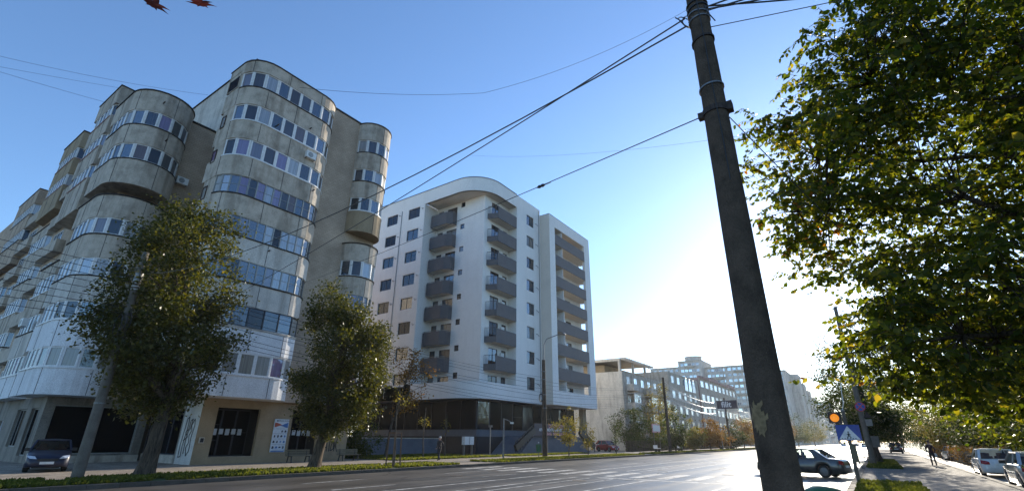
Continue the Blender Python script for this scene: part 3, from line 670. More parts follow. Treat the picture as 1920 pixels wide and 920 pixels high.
# balconies
def balcony(poly, F, rail_seg, nm='balcony'):
    o = strip(poly, F+.002, F+1.75, 0, .1).build(nm, 'balcony_grey', B)
    full = offset(poly, -.05); MB().prism(full, F+.02, F+.26).build('balcony_slab', 'new_soffit', B)
    b = MB(); ap = offset(poly, -.05)
    for i in range(len(ap)-1): b.bar((ap[i][0], ap[i][1], F+1.86), (ap[i+1][0], ap[i+1][1], F+1.86), .05)
    b.build('handrail', 'steel', B)
for F in FL[1:]:
    balcony([(-46.1, YI-.02), (-46.1, YI-1.35), (-43.2, YI-1.35), (-42.4, YI-.8), (-42.4, YI-.02)], F, None)
    pe = [(XI+.02, 47.25), (XE+.02, 47.9), (XE+.02, 52.26)]
    strip(pe[1:], F+.002, F+1.75, 0, .1).build('balcony', 'balcony_grey', B)
    strip(pe[:2], F+.002, F+.75, 0, .1).build('balcony', 'balcony_grey', B)
    MB().prism([(XI, 47.35), (XE-.05, 47.95), (XE-.05, 52.25), (XI, 52.25)], F+.02, F+.26).build('balcony_slab', 'new_soffit', B)
    b = MB(); p0, p1 = Vector((XI+.05, 47.3, 0)), Vector((XE-.03, 47.88, 0))
    for i in range(9):
        q = p0.lerp(p1, i/8); b.bar((q.x, q.y, F+.7), (q.x, q.y, F+1.8), .022)
    b.bar((p0.x, p0.y, F+1.82), (p1.x, p1.y, F+1.82), .05); b.build('railing', 'dark_frame', B)
    MB().box(XI, XI+.35, 50.4, 51.1, F+1.9, F+2.5).build('air_conditioner', 'white_plastic', B)
# projecting north section with loggias
X2, Y2, Y3 = -34.3, 58.6, 72.0
facade(B, (XE-.3, Y2), (1, 0), X2-XE+.3, 6, 34, [], 'new_soffit', .1, 'return_wall')
lg = [(1.6, 11.4, 7.9, 32.3)]
facade(B, (X2, Y2), (0, 1), 1.6, 6, 34, [], 'new_white', .3, 'east_wall')
MB().box(X2-.45, X2, Y3-1.9, Y3, 6, 34).build('pier', 'new_white', B)
MB().box(X2-.3, X2-.002, Y2+1.6, Y3-1.9, 32.3, 34).build('attic_band', 'new_white', B)
MB().box(X2-.3, X2-.002, Y2+1.6, Y3-1.9, 6, 7.9).build('terrace_band', 'new_white', B)
MB().box(-60, X2-.01, Y2+.02, Y3-.02, 34.0, 34.1).build('roof_edge', 'dark_frame', B)
MB().box(X2-1.9, X2-.32, Y2+.02, Y2+1.58, 6, 34).build('loggia_side', 'new_white', B)
MB().box(-60, X2-1.9, Y2+.02, Y3-.4, 6, 33.9).build('body', 'new_white', B)
for k, F in enumerate(FL+[32.3]):
    MB().box(X2-1.9, X2-.12, Y2+1.6, Y3-.1, F-.02, F+.24).build('loggia_slab', 'new_soffit', B)
    if k == 8: break
    if k: MB().box(X2-.12, X2-.01, Y2+1.62, Y3-1.92, F, F+1.65).build('balcony', 'balcony_grey', B)
    MB().box(X2-1.85, X2-.2, Y2+4.1, Y2+4.22, F+.25, F+3.3).build('partition', 'new_white', B)
    window(B, (X2-1.88, Y2+5.0, F+.3), (0, 1), 1.0, 2.6, 'brown_frame', 'glass_new'); window(B, (X2-1.88, Y2+7.2, F+1.2), (0, 1), 2.0, 1.6, 'brown_frame', 'glass_new', 2)
    window(B, (X2-1.88, Y2+2.2, F+.3), (0, 1), 1.2, 2.6, 'brown_frame', 'glass_new')
    MB().box(X2-1.85, X2-1.5, Y2+6.2, Y2+6.95, F+2.2, F+2.8).build('air_conditioner', 'white_plastic', B)
    MB().box(X2-1.8, X2-.5, Y3-.2, Y3-.12, F+.2, F+1.5).build('side_parapet', 'balcony_grey', B)
# ground floor storefront
MB().box(-60, XI-1.6, 47.6, 71, 0, 6.0).build('shop_back', 'shop_dark', B)
n_ = 9
for j in range(n_): window(B, (-59.5+j*2.4, 46.9, 2.65), (1, 0), 2.4, 3.3, 'dark_frame', 'glass_shop', 1, 1, .05, 'shop_window')
for j in range(10): window(B, (-37.9, 47.0+j*2.4, 2.65), (0, 1), 2.4, 3.3, 'dark_frame', 'glass_shop' if j % 4 else 'glass_new', 1, 1 if j % 3 else 2, .06, 'shop_window')
MB().box(-60, -37.75, 46.8, 47.2, 1.9, 2.63).build('plinth_band', 'plinth_blue', B); MB().box(-37.95, -37.7, 47.2, 71, 1.9, 2.63).build('plinth_band', 'plinth_blue', B)
MB().box(-60, -37.85, 46.9, 47.2, 0, 1.9).build('plinth', 'plinth_dark', B); MB().box(-38.0, -37.8, 47.2, 71, 0, 1.9).build('plinth', 'plinth_dark', B)
MB().box(-36.6, -35.9, 70.2, 71.2, 0, 6).build('column', 'ochre_wall', B)
# entrance terrace with stairs at both ends
b = MB().add([(-33.6, 49.6, .0), (-33.6, 52.6, 2.0), (-33.6, 64.2, 2.0), (-33.6, 67.6, .0), (-37.7, 49.6, .0), (-37.7, 52.6, 2.0), (-37.7, 64.2, 2.0), (-37.7, 67.6, .0)],
             [(0, 3, 2, 1), (4, 5, 6, 7), (0, 1, 5, 4), (1, 2, 6, 5), (2, 3, 7, 6), (0, 4, 7, 3)]); b.build('entrance_terrace', 'plinth_blue', B)
b = MB()
for (ya, za, yb, zb) in ((48.6, .1, 52.6, 2.1), (64.2, 2.1, 68.6, .1)):
    for j in range(9):
        t = j/8; y_ = ya+(yb-ya)*t; zz = za+(zb-za)*t; b.bar((-33.5, y_, zz-.1), (-33.5, y_, zz+1.25), .05, .06)
    b.bar((-33.5, ya, za+1.25), (-33.5, yb, zb+1.25), .07); b.bar((-33.5, ya, za+.6), (-33.5, yb, zb+.6), .3, .7)
b.bar((-33.5, 52.6, 3.3), (-33.5, 64.2, 3.3), .06); b.build('railing', 'black_plastic', B)
bn = thing('sale_banner', (-33.4, 57.5, 1.95), 'dark sale banner with VANZARE lettering on the terrace railing', 'banner')
MB().box(-33.42, -33.4, 52.4, 62.9, 1.98, 3.45).build('sheet', 'banner_dark', bn)
for txt, zc, sz, mt in (('DE VANZARE', 3.18, .62, 'banner_pink'), ('APARTAMENTE, GARAJE/BUCATARIE', 2.74, .5, 'sign_white'), ('TERASE   PARCARE/SPATIU', 2.28, .46, 'banner_pink')):
    text_mesh(txt, sz, mt, bn, (-33.385, 57.6, zc), (R(90), 0, R(90)), 'lettering', .003, True)
surf('paper_remains', C(.24, .17, .09), .4, 14, .9, .3)
# ================================================================ farther buildings along the avenue
def block(root, o, ux, L, z0, z1, cols, rows, w, h, mat, fm='white_frame', gm='glass_far', m=1.2, sill=.9, cols_n=2, depth=.15, skip=(), nm='wall'):
    """a storeyed wall with a grid of windows"""
    fh = (z1-z0)/rows; holes = []
    for r_ in range(rows):
        for c in range(cols):
            if (r_, c) in skip: continue
            u0 = m+(L-2*m)*(c+.5)/cols-w/2; za = z0+fh*r_+sill
            holes.append((round(u0, 3), round(u0+w, 3), round(za, 3), round(min(za+h, z1-.2), 3)))
    facade(root, o, ux, L, z0, z1, holes, mat, depth, nm)
    for (a, c, za, zb) in holes:
        p = on(o, ux, a, depth*.8); window(root, (p[0], p[1], za), ux, c-a, zb-za, fm, gm, cols_n, 1, .1, dep=.06)
    return fh
D1 = thing('small_apartment_block', (-42, 95, 0), 'pale four-storey block with concrete roof pergola beyond the white building', 'building')
facade(D1, (-52, 86.2), (1, 0), 16.2, 0, 13.4, [], 'render_pale', .2, 'gable_wall')
MB().box(-52, -36.2, 86.3, 110, 0, 13.2).build('body', 'render_grey', D1)
block(D1, (-35.8, 86.2), (0, 1), 24, 0, 13.4, 6, 4, 1.8, 1.5, 'render_grey', sill=1.2)
for k in range(1, 4):
    for (y0, y1) in ((88.0, 91.5), (97, 101), (104.0, 108.5)):
        zf = 3.3*k+.2
        strip([(-35.8, y0), (-34.4, y0), (-34.4, y1), (-35.8, y1)], zf, zf+1.15, 0, .1).build('balcony', 'render_pale', D1)
        MB().prism([(-35.8, y0+.05), (-34.5, y0+.05), (-34.5, y1-.05), (-35.8, y1-.05)], zf+.002, zf+.15).build('balcony_slab', 'render_grey', D1)
        if k < 3:
            window(D1, (-34.5, y0+.1, zf+1.15), (0, 1), y1-y0-.2, 1.6, 'white_frame', 'glass_far', 4, 1, .1)
            MB().box(-35.8, -34.4, y0, y1, zf+2.76, zf+2.9).build('balcony_roof', 'render_pale', D1)
# pergola
MB().box(-52, -36, 86.2, 86.6, 15.3, 15.8).box(-52, -36.0, 86.6, 100, 15.62, 15.8).build('pergola_slab', 'render_pale', D1)
for k in range(16): MB().box(-36.0, -34.9, 86.4+k*.95, 86.7+k*.95, 15.5, 15.85).build('pergola_beam', 'render_pale', D1)
for y in (86.5, 93, 99.5): MB().box(-36.5, -36.1, y-.2, y+.2, 13.4, 15.6).build('pergola_post', 'render_pale', D1)
MB().box(-50, -40, 88, 109, 13.2, 15.0).build('penthouse', 'ochre_wall', D1)
D2 = thing('arched_window_block', (-42, 120, 0), 'grey block with tall arched top windows behind the roadside trees', 'building')
MB().box(-56, -35.9, 112, 136, 0, 15.9).build('body', 'render_grey', D2)
block(D2, (-35.6, 112), (0, 1), 24, 0, 16.2, 5, 5, 2.3, 1.7, 'render_grey', sill=.9, cols_n=3)
facade(D2, (-56, 111.9), (1, 0), 20.4, 0, 16.2, [], 'render_grey', .2, 'gable_wall')
for c in range(3):
    yb = 124+c*3.2
    b = MB(); pts = [(yb+1.2+1.2*math.cos(R(a)), 14.6+1.3*math.sin(R(a))) for a in range(0, 181, 18)]
    b.add([(-35.5, y_, z_) for y_, z_ in pts+[(yb, 12.9), (yb+2.4, 12.9)]], [tuple(range(len(pts)+2))]); b.build('arched_window', 'glass_far', D2, fix=False)
    b = MB().tube([(-35.5, y_, z_) for y_, z_ in pts], .09, 5)
    for y_ in (yb, yb+.8, yb+1.6, yb+2.4): b.bar((-35.5, y_, 12.9), (-35.5, y_, 15), .09)
    b.build('arch_frame', 'white_frame', D2)
D3 = thing('pink_apartment_block', (-42, 160, 0), 'dusty pink gabled block with white ribbon windows farther down the avenue', 'building')
facade(D3, (-56, 138), (1, 0), 20.2, 0, 17.4, [], 'pink_wall', .2, 'gable_wall')
MB().box(-56, -36, 138.1, 184, 0, 17.2).build('body', 'pink_wall', D3)
block(D3, (-35.8, 138), (0, 1), 46, 0, 17.4, 9, 5, 3.6, 1.7, 'render_grey', sill=1.2, cols_n=4)
for k in range(4): MB().box(-36.3, -35.5, 139+k*11, 148+k*11, 17.4, 18.0+.5*(k % 2)).build('parapet', 'pink_wall', D3)
D4 = thing('long_apartment_slab', (-70, 320, 0), 'huge pale stepped apartment slab rising behind the lower blocks', 'building')
for k, (x0, x1, y, zt) in enumerate([(-112, -92, 318, 44.5), (-92, -78, 312, 47), (-78, -64, 318, 43), (-64, -48, 306, 41.5), (-48, -34, 312, 38)]):
    L = x1-x0
    MB().box(x0+.05, x1-.05, y+.3, y+24, 0, zt-.1).build('body', 'render_pale', D4)
    block(D4, (x0, y), (1, 0), L, 0, zt, 5, 13, 1.9, 1.6, 'render_pale', sill=1.0)
    facade(D4, (x1, y), (0, 1), 24, 0, zt, [], 'render_pale', .2, 'end_wall')
    for r_ in range(2, 13):
        if (r_+k) % 2: MB().box(x0+L*.3, x0+L*.72, y-1.3, y-.02, zt/13*r_-.1, zt/13*r_+1.0).build('balcony', 'render_grey', D4)
    MB().box(x0-.2, x1+.2, y-.4, y+24, zt, zt+.5).build('roof_edge', 'render_grey', D4)
MB().lathe([(5.0, 47.5), (5.0, 50.4), (5.3, 50.4), (5.3, 50.9)], 18, (-85, 322, 0)).build('roof_turret', 'render_pale', D4)
for k, (yy, zt) in enumerate([(331, 38), (345, 34), (360, 31), (375, 28)]):
    MB().box(-50, -30+k*.8, yy, yy+14, 0, zt).build('body', 'render_pale', D4)
    block(D4, (-30+k*.8+.05, yy), (0, 1), 14, 0, zt, 3, 10, 2.4, 1.6, 'render_pale')
D5 = thing('distant_apartment_block', (-48, 510, 0), 'distant grey apartment block fading in haze near the end of the avenue', 'building')
MB().box(-66, -26, 505.3, 540, 0, 33).build('body', 'render_pale', D5); block(D5, (-66, 505), (1, 0), 40, 0, 33.2, 9, 10, 2.6, 1.7, 'render_pale')
facade(D5, (-26, 505), (0, 1), 35, 0, 33.2, [], 'render_grey', .2, 'end_wall')
for x in (-56, -38): MB().box(x, x+2, 510, 513, 33.2, 37).build('lift_house', 'render_grey', D5)
D6 = thing('hidden_apartment_block', (26, 60, 0), 'pale apartment block glimpsed through the leaves on the right', 'building')
MB().box(18.3, 34, 30, 110, 0, 15.8).build('body', 'render_pale', D6)
block(D6, (18, 110), (0, -1), 80, 0, 16, 14, 5, 2.2, 1.6, 'render_pale', sill=1.0)
for k in range(1, 5):
    for y in range(36, 108, 12): MB().box(16.7, 17.98, y, y+4.5, 3.2*k, 3.2*k+1.1).build('balcony', 'render_white', D6)

# ================================================================ poles, lamps, signs
def rnoise(i, s=0): return (math.sin(i*12.9898+s*78.233)*43758.5453) % 1
def concrete_pole(name, x, y, h, r0, r1, mat, label, group=None):
    o = thing(name, (x, y, 0), label, 'pole', group)
    n_ = 24; prof = [(r0+(r1-r0)*i/n_+.004*(rnoise(i)-.5), -.1+(h+.1)*i/n_) for i in range(n_+1)]
    b = MB().lathe(prof, 20, (x, y, 0)); b.build('shaft', mat, o, True)
    return o
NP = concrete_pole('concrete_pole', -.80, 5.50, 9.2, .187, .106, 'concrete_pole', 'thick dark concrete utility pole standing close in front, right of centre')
def ring(x, y, z_, r_, w_, mat, par, nm='band', t=.008, tilt=0):
    b = MB(); n_ = 22
    pts = [(x+(r_+t)*math.cos(2*math.pi*k/n_), y+(r_+t)*math.sin(2*math.pi*k/n_), z_+tilt*math.cos(2*math.pi*k/n_)) for k in range(n_+1)]
    for k in range(n_): b.bar(pts[k], pts[k+1], t*2, w_)
    return b.build(nm, mat, par)
def prad(z_): return .187+(.106-.187)*z_/9.2
ring(-.8, 5.5, 5.42, prad(5.4), .075, 'rust_band', NP, 'clamp_band'); ring(-.8, 5.5, 5.78, prad(5.8), .022, 'steel', NP, tilt=.01); ring(-.8, 5.5, 6.55, prad(6.5), .03, 'rust_band', NP, tilt=.02)
for zz, tl in ((6.9, .01), (7.0, -.015), (7.1, .02), (7.18, 0)): ring(-.8, 5.5, zz, prad(7), .02, 'steel' if zz < 7.05 else 'cable', NP, tilt=tl)
MB().box(-1.0, -.9, 5.43, 5.51, 5.37, 5.45).build('eye_bolt', 'rust_band', NP); MB().box(-.70, -.6, 5.45, 5.55, 5.38, 5.5).build('clamp_bolt', 'rust_band', NP)
MB().tube([(-.77, 5.352, 7.2), (-.76, 5.362, 6.4), (-.765, 5.36, 5.9), (-.75, 5.352, 5.0), (-.75, 5.345, 4.4)], .006, 5).build('ground_wire', 'cable', NP)
for k in range(3):
    t0 = k*.7; pts = [(-.93-.05*k+.06*math.cos(t+t0), 5.42+.05*math.sin(t*1.3), 6.93+.13*math.sin(t)+.03*k) for t in np.linspace(0, 6.2, 18)]
    MB().tube(pts, .007, 5).build('cable_loop', 'cable', NP)
MB().tube([(-.72, 5.44, 7.25), (-.68, 5.42, 6.95), (-.6, 5.4, 6.72)], .008, 5).build('cable_loop', 'cable', NP)
b = MB()
for i in range(9):
    for j in range(8):
        a = R(-150+j*9); zz = 1.7+.3*i/8; rr_ = prad(zz)+.004
        b.v.append((-.8+rr_*math.cos(a), 5.5+rr_*math.sin(a), zz+.02*math.sin(j*2.1+i)))
for i in range(8):
    for j in range(7):
        if (i-3.7)**2/14+(j-3)**2/9.5 < 1+.3*math.sin(i*3.3+j*2.1): b.f.append((i*8+j, i*8+j+1, i*8+j+9, i*8+j+8))
b.build('torn_paper', 'paper_remains', NP, fix=False)
LP_ = concrete_pole('concrete_pole', -26.2, 7.5, 9.6, .21, .13, 'pole_pale', 'pale concrete utility pole leaning over the verge at the far left')
ring(-26.2, 7.5, 2.9, .19, .05, 'steel', LP_); ring(-26.2, 7.5, 8.4, .15, .3, 'steel', LP_)
for k in range(6): ring(-26.2, 7.5, 7.8+.14*k, .15, .03, 'white_plastic', LP_, 'insulator')
for k in range(3): MB().tube([(-25.9+.42*math.cos(t), 7.2+.15*k, 6.1+.45*math.sin(t)+.08*k) for t in np.linspace(0, 6.28, 22)], .02, 5).build('cable_coil', 'cable', LP_)
SL = concrete_pole('street_lamp_pole', -27, 44.3, 9.4, .26, .17, 'concrete_pole', 'dark concrete pole carrying a street lamp before the white building')
MB().tube([(-27, 44.3, 9.3), (-26.95, 44.35, 11.0), (-26.7, 44.5, 11.6), (-25.6, 45.2, 12.1), (-25.3, 45.4, 12.15)], .05, 7).build('lamp_arm', 'steel', SL)
MB().lathe([(.03, -.35), (.12, -.2), (.14, .1), (.06, .3)], 10, (-25.1, 45.5, 12.12), 'y').build('lamp_head', 'steel', SL)
for zz in (4.6, 5.9, 7.4, 8.2): ring(-27, 44.3, zz, .22, .08, 'steel', SL)
MB().tube([(-27.25+.2*math.cos(t), 44.1, 5.6+.4*math.sin(t)) for t in np.linspace(0, 6.28, 18)], .05, 5).build('cable_coil', 'cable', SL)
P2 = concrete_pole('utility_pole', -24.3, 74.0, 10.4, .24, .16, 'concrete_pole', 'slim grey pole where the bundled cables meet, beyond the red car')
P3 = concrete_pole('utility_pole', -24.4, 112.0, 10.0, .24, .16, 'concrete_pole', 'far grey pole below the dark festival banner')
P4 = concrete_pole('utility_pole', -.6, 50.0, 12.6, .22, .14, 'pole_pale', 'pale concrete pole with round no-stopping sign beside the right pavement')
fb = thing('festival_banner', (-22.7, 105, 7.9), 'black hanging banner reading filit in white letters', 'banner')
MB().box(-24.3, -20.6, 104.98, 105.02, 7.45, 8.95).build('sheet', 'banner_dark', fb); text_mesh('filit', 1.45, 'sign_white', fb, (-22.6, 104.95, 8.2), (R(90), 0, 0), 'lettering', .01, True)
MB().bar((-24.4, 105.05, 9.0), (-20.5, 105.05, 9.0), .06).bar((-24.35, 105.06, 0), (-24.35, 105.06, 9.1), .12).build('hanger', 'steel', fb)
lp = thing('lamp_post', (-26.7, 36.9, 0), 'thin grey steel post with a short lamp arm on the verge', 'lamp post')
MB().tube([(-26.7, 36.9, -.05), (-26.7, 36.9, 3.35)], .07, 10).build('post', 'steel', lp)
MB().tube([(-26.7, 36.9, 3.3), (-26.45, 37.1, 3.22), (-26.2, 37.3, 3.05)], .03, 6).build('arm', 'steel', lp); MB().box(-26.25, -26.0, 37.25, 37.45, 2.9, 3.05).build('lamp_head', 'white_plastic', lp)
lp2 = thing('lamp_post', (-33.2, 43.5, 0), 'small thin lamp post in shadow in front of the terrace stairs', 'lamp post')
MB().tube([(-33.2, 43.5, -.05), (-33.2, 43.5, 2.8)], .05, 8).build('post', 'steel', lp2); MB().box(-33.4, -33.0, 43.4, 43.6, 2.8, 3.0).build('lamp_head', 'steel', lp2)
ub = thing('utility_box', (-33.3, 40, 0), 'pale grey utility box on legs in the shaded garden', 'utility box')
MB().box(-33.5, -33.1, 39.3, 40.7, 1.1, 1.85).build('cabinet', 'white_frame', ub)
for y in (39.4, 40.6): MB().box(-33.4, -33.2, y-.05, y+.05, -.05, 1.1).build('leg', 'steel', ub)
MB().box(-33.09, -33.07, 39.98, 40.02, 1.15, 1.8).build('door_joint', 'steel', ub)
gb = thing('litter_bin', (-27.1, 43.3, 0), 'small green litter bin beside the street lamp pole', 'bin')
MB().lathe([(.2, .5), (.24, .55), (.26, 1.15), (.24, 1.2), (.22, 1.18)], 14, (-27.1, 43.3, 0)).build('bucket', 'green_bin', gb); MB().tube([(-27.1, 43.3, -.05), (-27.1, 43.3, 1.3)], .04, 6).build('post', 'steel', gb)
MB().lathe([(.02, 1.3), (.06, 1.32), (.06, 1.4), (.02, 1.42)], 10, (-27.1, 43.3, 0)).build('cap', 'white_plastic', gb)
nb = thing('green_bin', (-.86, 10, 0), 'green domed bin with a dark rim cut by the bottom edge', 'bin')
MB().lathe([(.24, -.02), (.28, .1), (.3, .8), (.31, .86), (.27, .93), (.15, .99), (.02, 1.01)], 24, (-.86, 10, 0)).build('drum', 'green_bin', nb, True)
MB().lathe([(.315, .83), (.33, .85), (.33, .88), (.31, .9)], 24, (-.86, 10, 0)).build('rim', 'black_plastic', nb, True)
# traffic light and pedestrian crossing sign
tl = thing('traffic_signal', (-1, 27.7, 0), 'pedestrian crossing post with amber flashing light and blue sign', 'traffic signal')
MB().tube([(-1, 27.7, -.05), (-1, 27.7, 2.95)], .075, 12).build('post', 'pole_pale', tl); MB().lathe([(.08, 2.95), (.08, 3.0), (.03, 3.05)], 10, (-1, 27.7, 0)).build('cap', 'steel', tl)
MB().box(-1.62, -1.12, 27.66, 27.86, 2.42, 2.92).build('signal_housing', 'black_plastic', tl); MB().bar((-1.15, 27.76, 2.75), (-1, 27.72, 2.75), .05).build('bracket', 'steel', tl)
m, n, l, bb = newmat('amber_light'); bb.inputs['Base Color'].default_value = C(.8, .25, .02); bb.inputs['Emission Color'].default_value = C(1, .32, .03); bb.inputs['Emission Strength'].default_value = .42
MB().lathe([(.03, 0), (.17, .02), (.175, .04)], 20, (-1.37, 27.6, 2.67), 'y').build('amber_lens', 'amber_light', tl, True)
b = MB()
for k in range(10): b.add([(-1.37+.19*math.cos(R(a)), yy, 2.67+.19*math.sin(R(a))) for a in (18*k, 18*k+18) for yy in (27.66, 27.42)], [(0, 1, 3, 2)])
b.build('visor', 'black_plastic', tl)
MB().box(-1.42, -.52, 27.595, 27.615, 1.72, 2.37).build('sign_plate', 'sign_blue', tl)
MB().add([(-1.37, 27.59, 1.76), (-.57, 27.59, 1.76), (-.97, 27.59, 2.32)], [(0, 1, 2)]).build('white_triangle', 'sign_white', tl)
pg = MB(); yy = 27.585
def q2(a, c, w_):
    a, c = Vector(a), Vector(c); d = (c-a).normalized(); n_ = Vector((-d.y, d.x))*w_/2
    pg.add([(p.x, yy, p.y) for p in (a-n_, c-n_, c+n_, a+n_)], [(0, 1, 2, 3)])
q2((-.97, 2.02), (-.98, 1.92), .06); q2((-.98, 1.93), (-1.05, 1.82), .035); q2((-.97, 1.93), (-.9, 1.82), .035); q2((-.97, 2.0), (-1.05, 1.95), .025); q2((-.96, 2.0), (-.9, 1.94), .025); q2((-.975, 2.04), (-.975, 2.09), .05)
pg.build('walking_figure', 'sign_black', tl, fix=False)
pg = MB()
for k in range(6): q2((-1.24+.1*k, 1.79), (-1.24+.1*k, 1.815), .05)
pg.build('crossing_bars', 'sign_black', tl, fix=False)
MB().tube([(-1, 27.65, 3.0), (-.9, 27.6, 3.3), (-.88, 27.6, 3.7), (-.8, 27.7, 4.4)], .02, 5).build('cable', 'white_plastic', tl)
MB().box(-1.06, -.8, 27.6, 27.72, .85, 1.55).build('fuse_box', 'bench_wood', tl); MB().tube([(-.85, 27.66, .9), (-.75, 27.66, .6), (-.68, 27.66, .62)], .02, 5).build('loose_cable', 'cable', tl)
# round no-stopping sign + small plates on the pale pole
MB().lathe([(.36, 0), (.36, .02)], 28, (-.55, 49.72, 4.3), 'y').build('no_stopping_disc', 'sign_red', P4)
MB().lathe([(.3, -.005), (.3, .005)], 28, (-.55, 49.70, 4.3), 'y').build('no_stopping_field', 'sign_blue', P4)
b = MB().bar((-.76, 49.69, 4.09), (-.34, 49.69, 4.51), .07, .01, up=(0, 1, 0)).bar((-.76, 49.685, 4.51), (-.34, 49.685, 4.09), .07, .01, up=(0, 1, 0)); b.build('no_stopping_cross', 'sign_red', P4)
MB().box(-.45, -.0, 49.72, 49.74, 2.85, 3.35).build('time_plate', 'render_lower', P4); MB().add([(-.5, 49.73, 3.45), (.05, 49.73, 3.45), (-.22, 49.73, 3.95)], [(0, 1, 2)]).build('warning_plate', 'rust_band', P4)
MB().box(-.35, .15, 49.7, 49.85, 1.3, 2.1).build('meter_cabinet', 'pole_pale', P4)
# benches
def bench(x, y, label):
    o = thing('park_bench', (x, y, 0), label, 'bench', 'green slatted benches along the shop wall')
    for k in range(3): MB().bar((x+.1-.01*k, y-.95, .52+.13*k), (x+.1-.01*k, y+.95, .52+.13*k), .03, .11).build('back_slat', 'bench_wood', o)
    for k in range(4): MB().bar((x+.2+.11*k, y-.95, .44), (x+.2+.11*k, y+.95, .44), .09, .035).build('seat_slat', 'bench_wood', o)
    for s in (-.7, .7):
        MB().bar((x+.02, y+s, 0), (x+.14, y+s, .44), .06).bar((x+.14, y+s, .42), (x+.06, y+s, .86), .05).bar((x+.58, y+s, 0), (x+.5, y+s, .44), .06).bar((x+.1, y+s, .4), (x+.58, y+s, .4), .05).build('leg', 'cast_iron', o)
bench(-34.1, 22.0, 'wooden slat bench in front of the poster beside the trunk'); bench(-33.9, 26.1, 'wooden slat bench in front of the graffiti pier')
# tree stakes
st = thing('tree_guard', (-24.3, 22.2, 0), 'square of reddish wooden stakes guarding a sapling on the verge', 'tree guard')
for dx in (-.3, .3):
    for dy in (-.3, .3): MB().bar((-24.3+dx, 22.2+dy, -.05), (-24.3+dx*.85, 22.2+dy*.85, 2.0), .06).build('stake', 'stake_wood', st)
for dx, dy, ex, ey in ((-.26, -.26, .26, -.26), (-.26, .26, .26, .26), (-.26, -.26, -.26, .26), (.26, -.26, .26, .26)): MB().bar((-24.3+dx, 22.2+dy, 1.95), (-24.3+ex, 22.2+ey, 1.95), .04, .07).build('rail', 'stake_wood', st)
wb = thing('advert_board', (-31.0, 88.0, 0), 'white advert board on posts above the hedge', 'sign')
MB().box(-31.05, -30.95, 86.0, 90.0, 2.9, 4.3).build('panel', 'banner_pink', wb); MB().box(-30.94, -30.93, 86.3, 89.7, 3.1, 4.1).build('print', 'sign_white', wb)
for y in (86.6, 89.4): MB().bar((-31, y, 0), (-31, y, 2.9), .1).build('post', 'steel', wb)
lw = thing('garden_wall', (-38, 36, 0), 'low grey-blue garden wall left of the white building', 'wall')
MB().box(-41, -40.7, 30, 44, 0, 1.6).build('wall', 'plinth_blue', lw); MB().box(-41.05, -40.65, 29.95, 44, 1.6, 1.7).build('coping', 'render_grey', lw)
for k, (y, x) in enumerate([(82, -29.2), (94, -29.3), (125, -29.4), (130, -29.4), (136, -29.4)]):
    o = thing('white_bench', (x, y, 0), ['white bench by the hedge nearest the cable pole', 'white bench by the hedge between the two far poles', 'first far white bench past the far pole', 'second far white bench past the far pole', 'third far white bench past the far pole'][k], 'bench', 'white benches along the far hedge')
    MB().box(x-.05, x+.45, y-.9, y+.9, .42, .5).build('seat', 'white_plastic', o); MB().box(x-.12, x-.06, y-.9, y+.9, .5, .95).build('backrest', 'white_plastic', o)
    for s in (-.7, .7): MB().box(x, x+.4, y+s-.04, y+s+.04, 0, .42).build('leg', 'cast_iron', o)
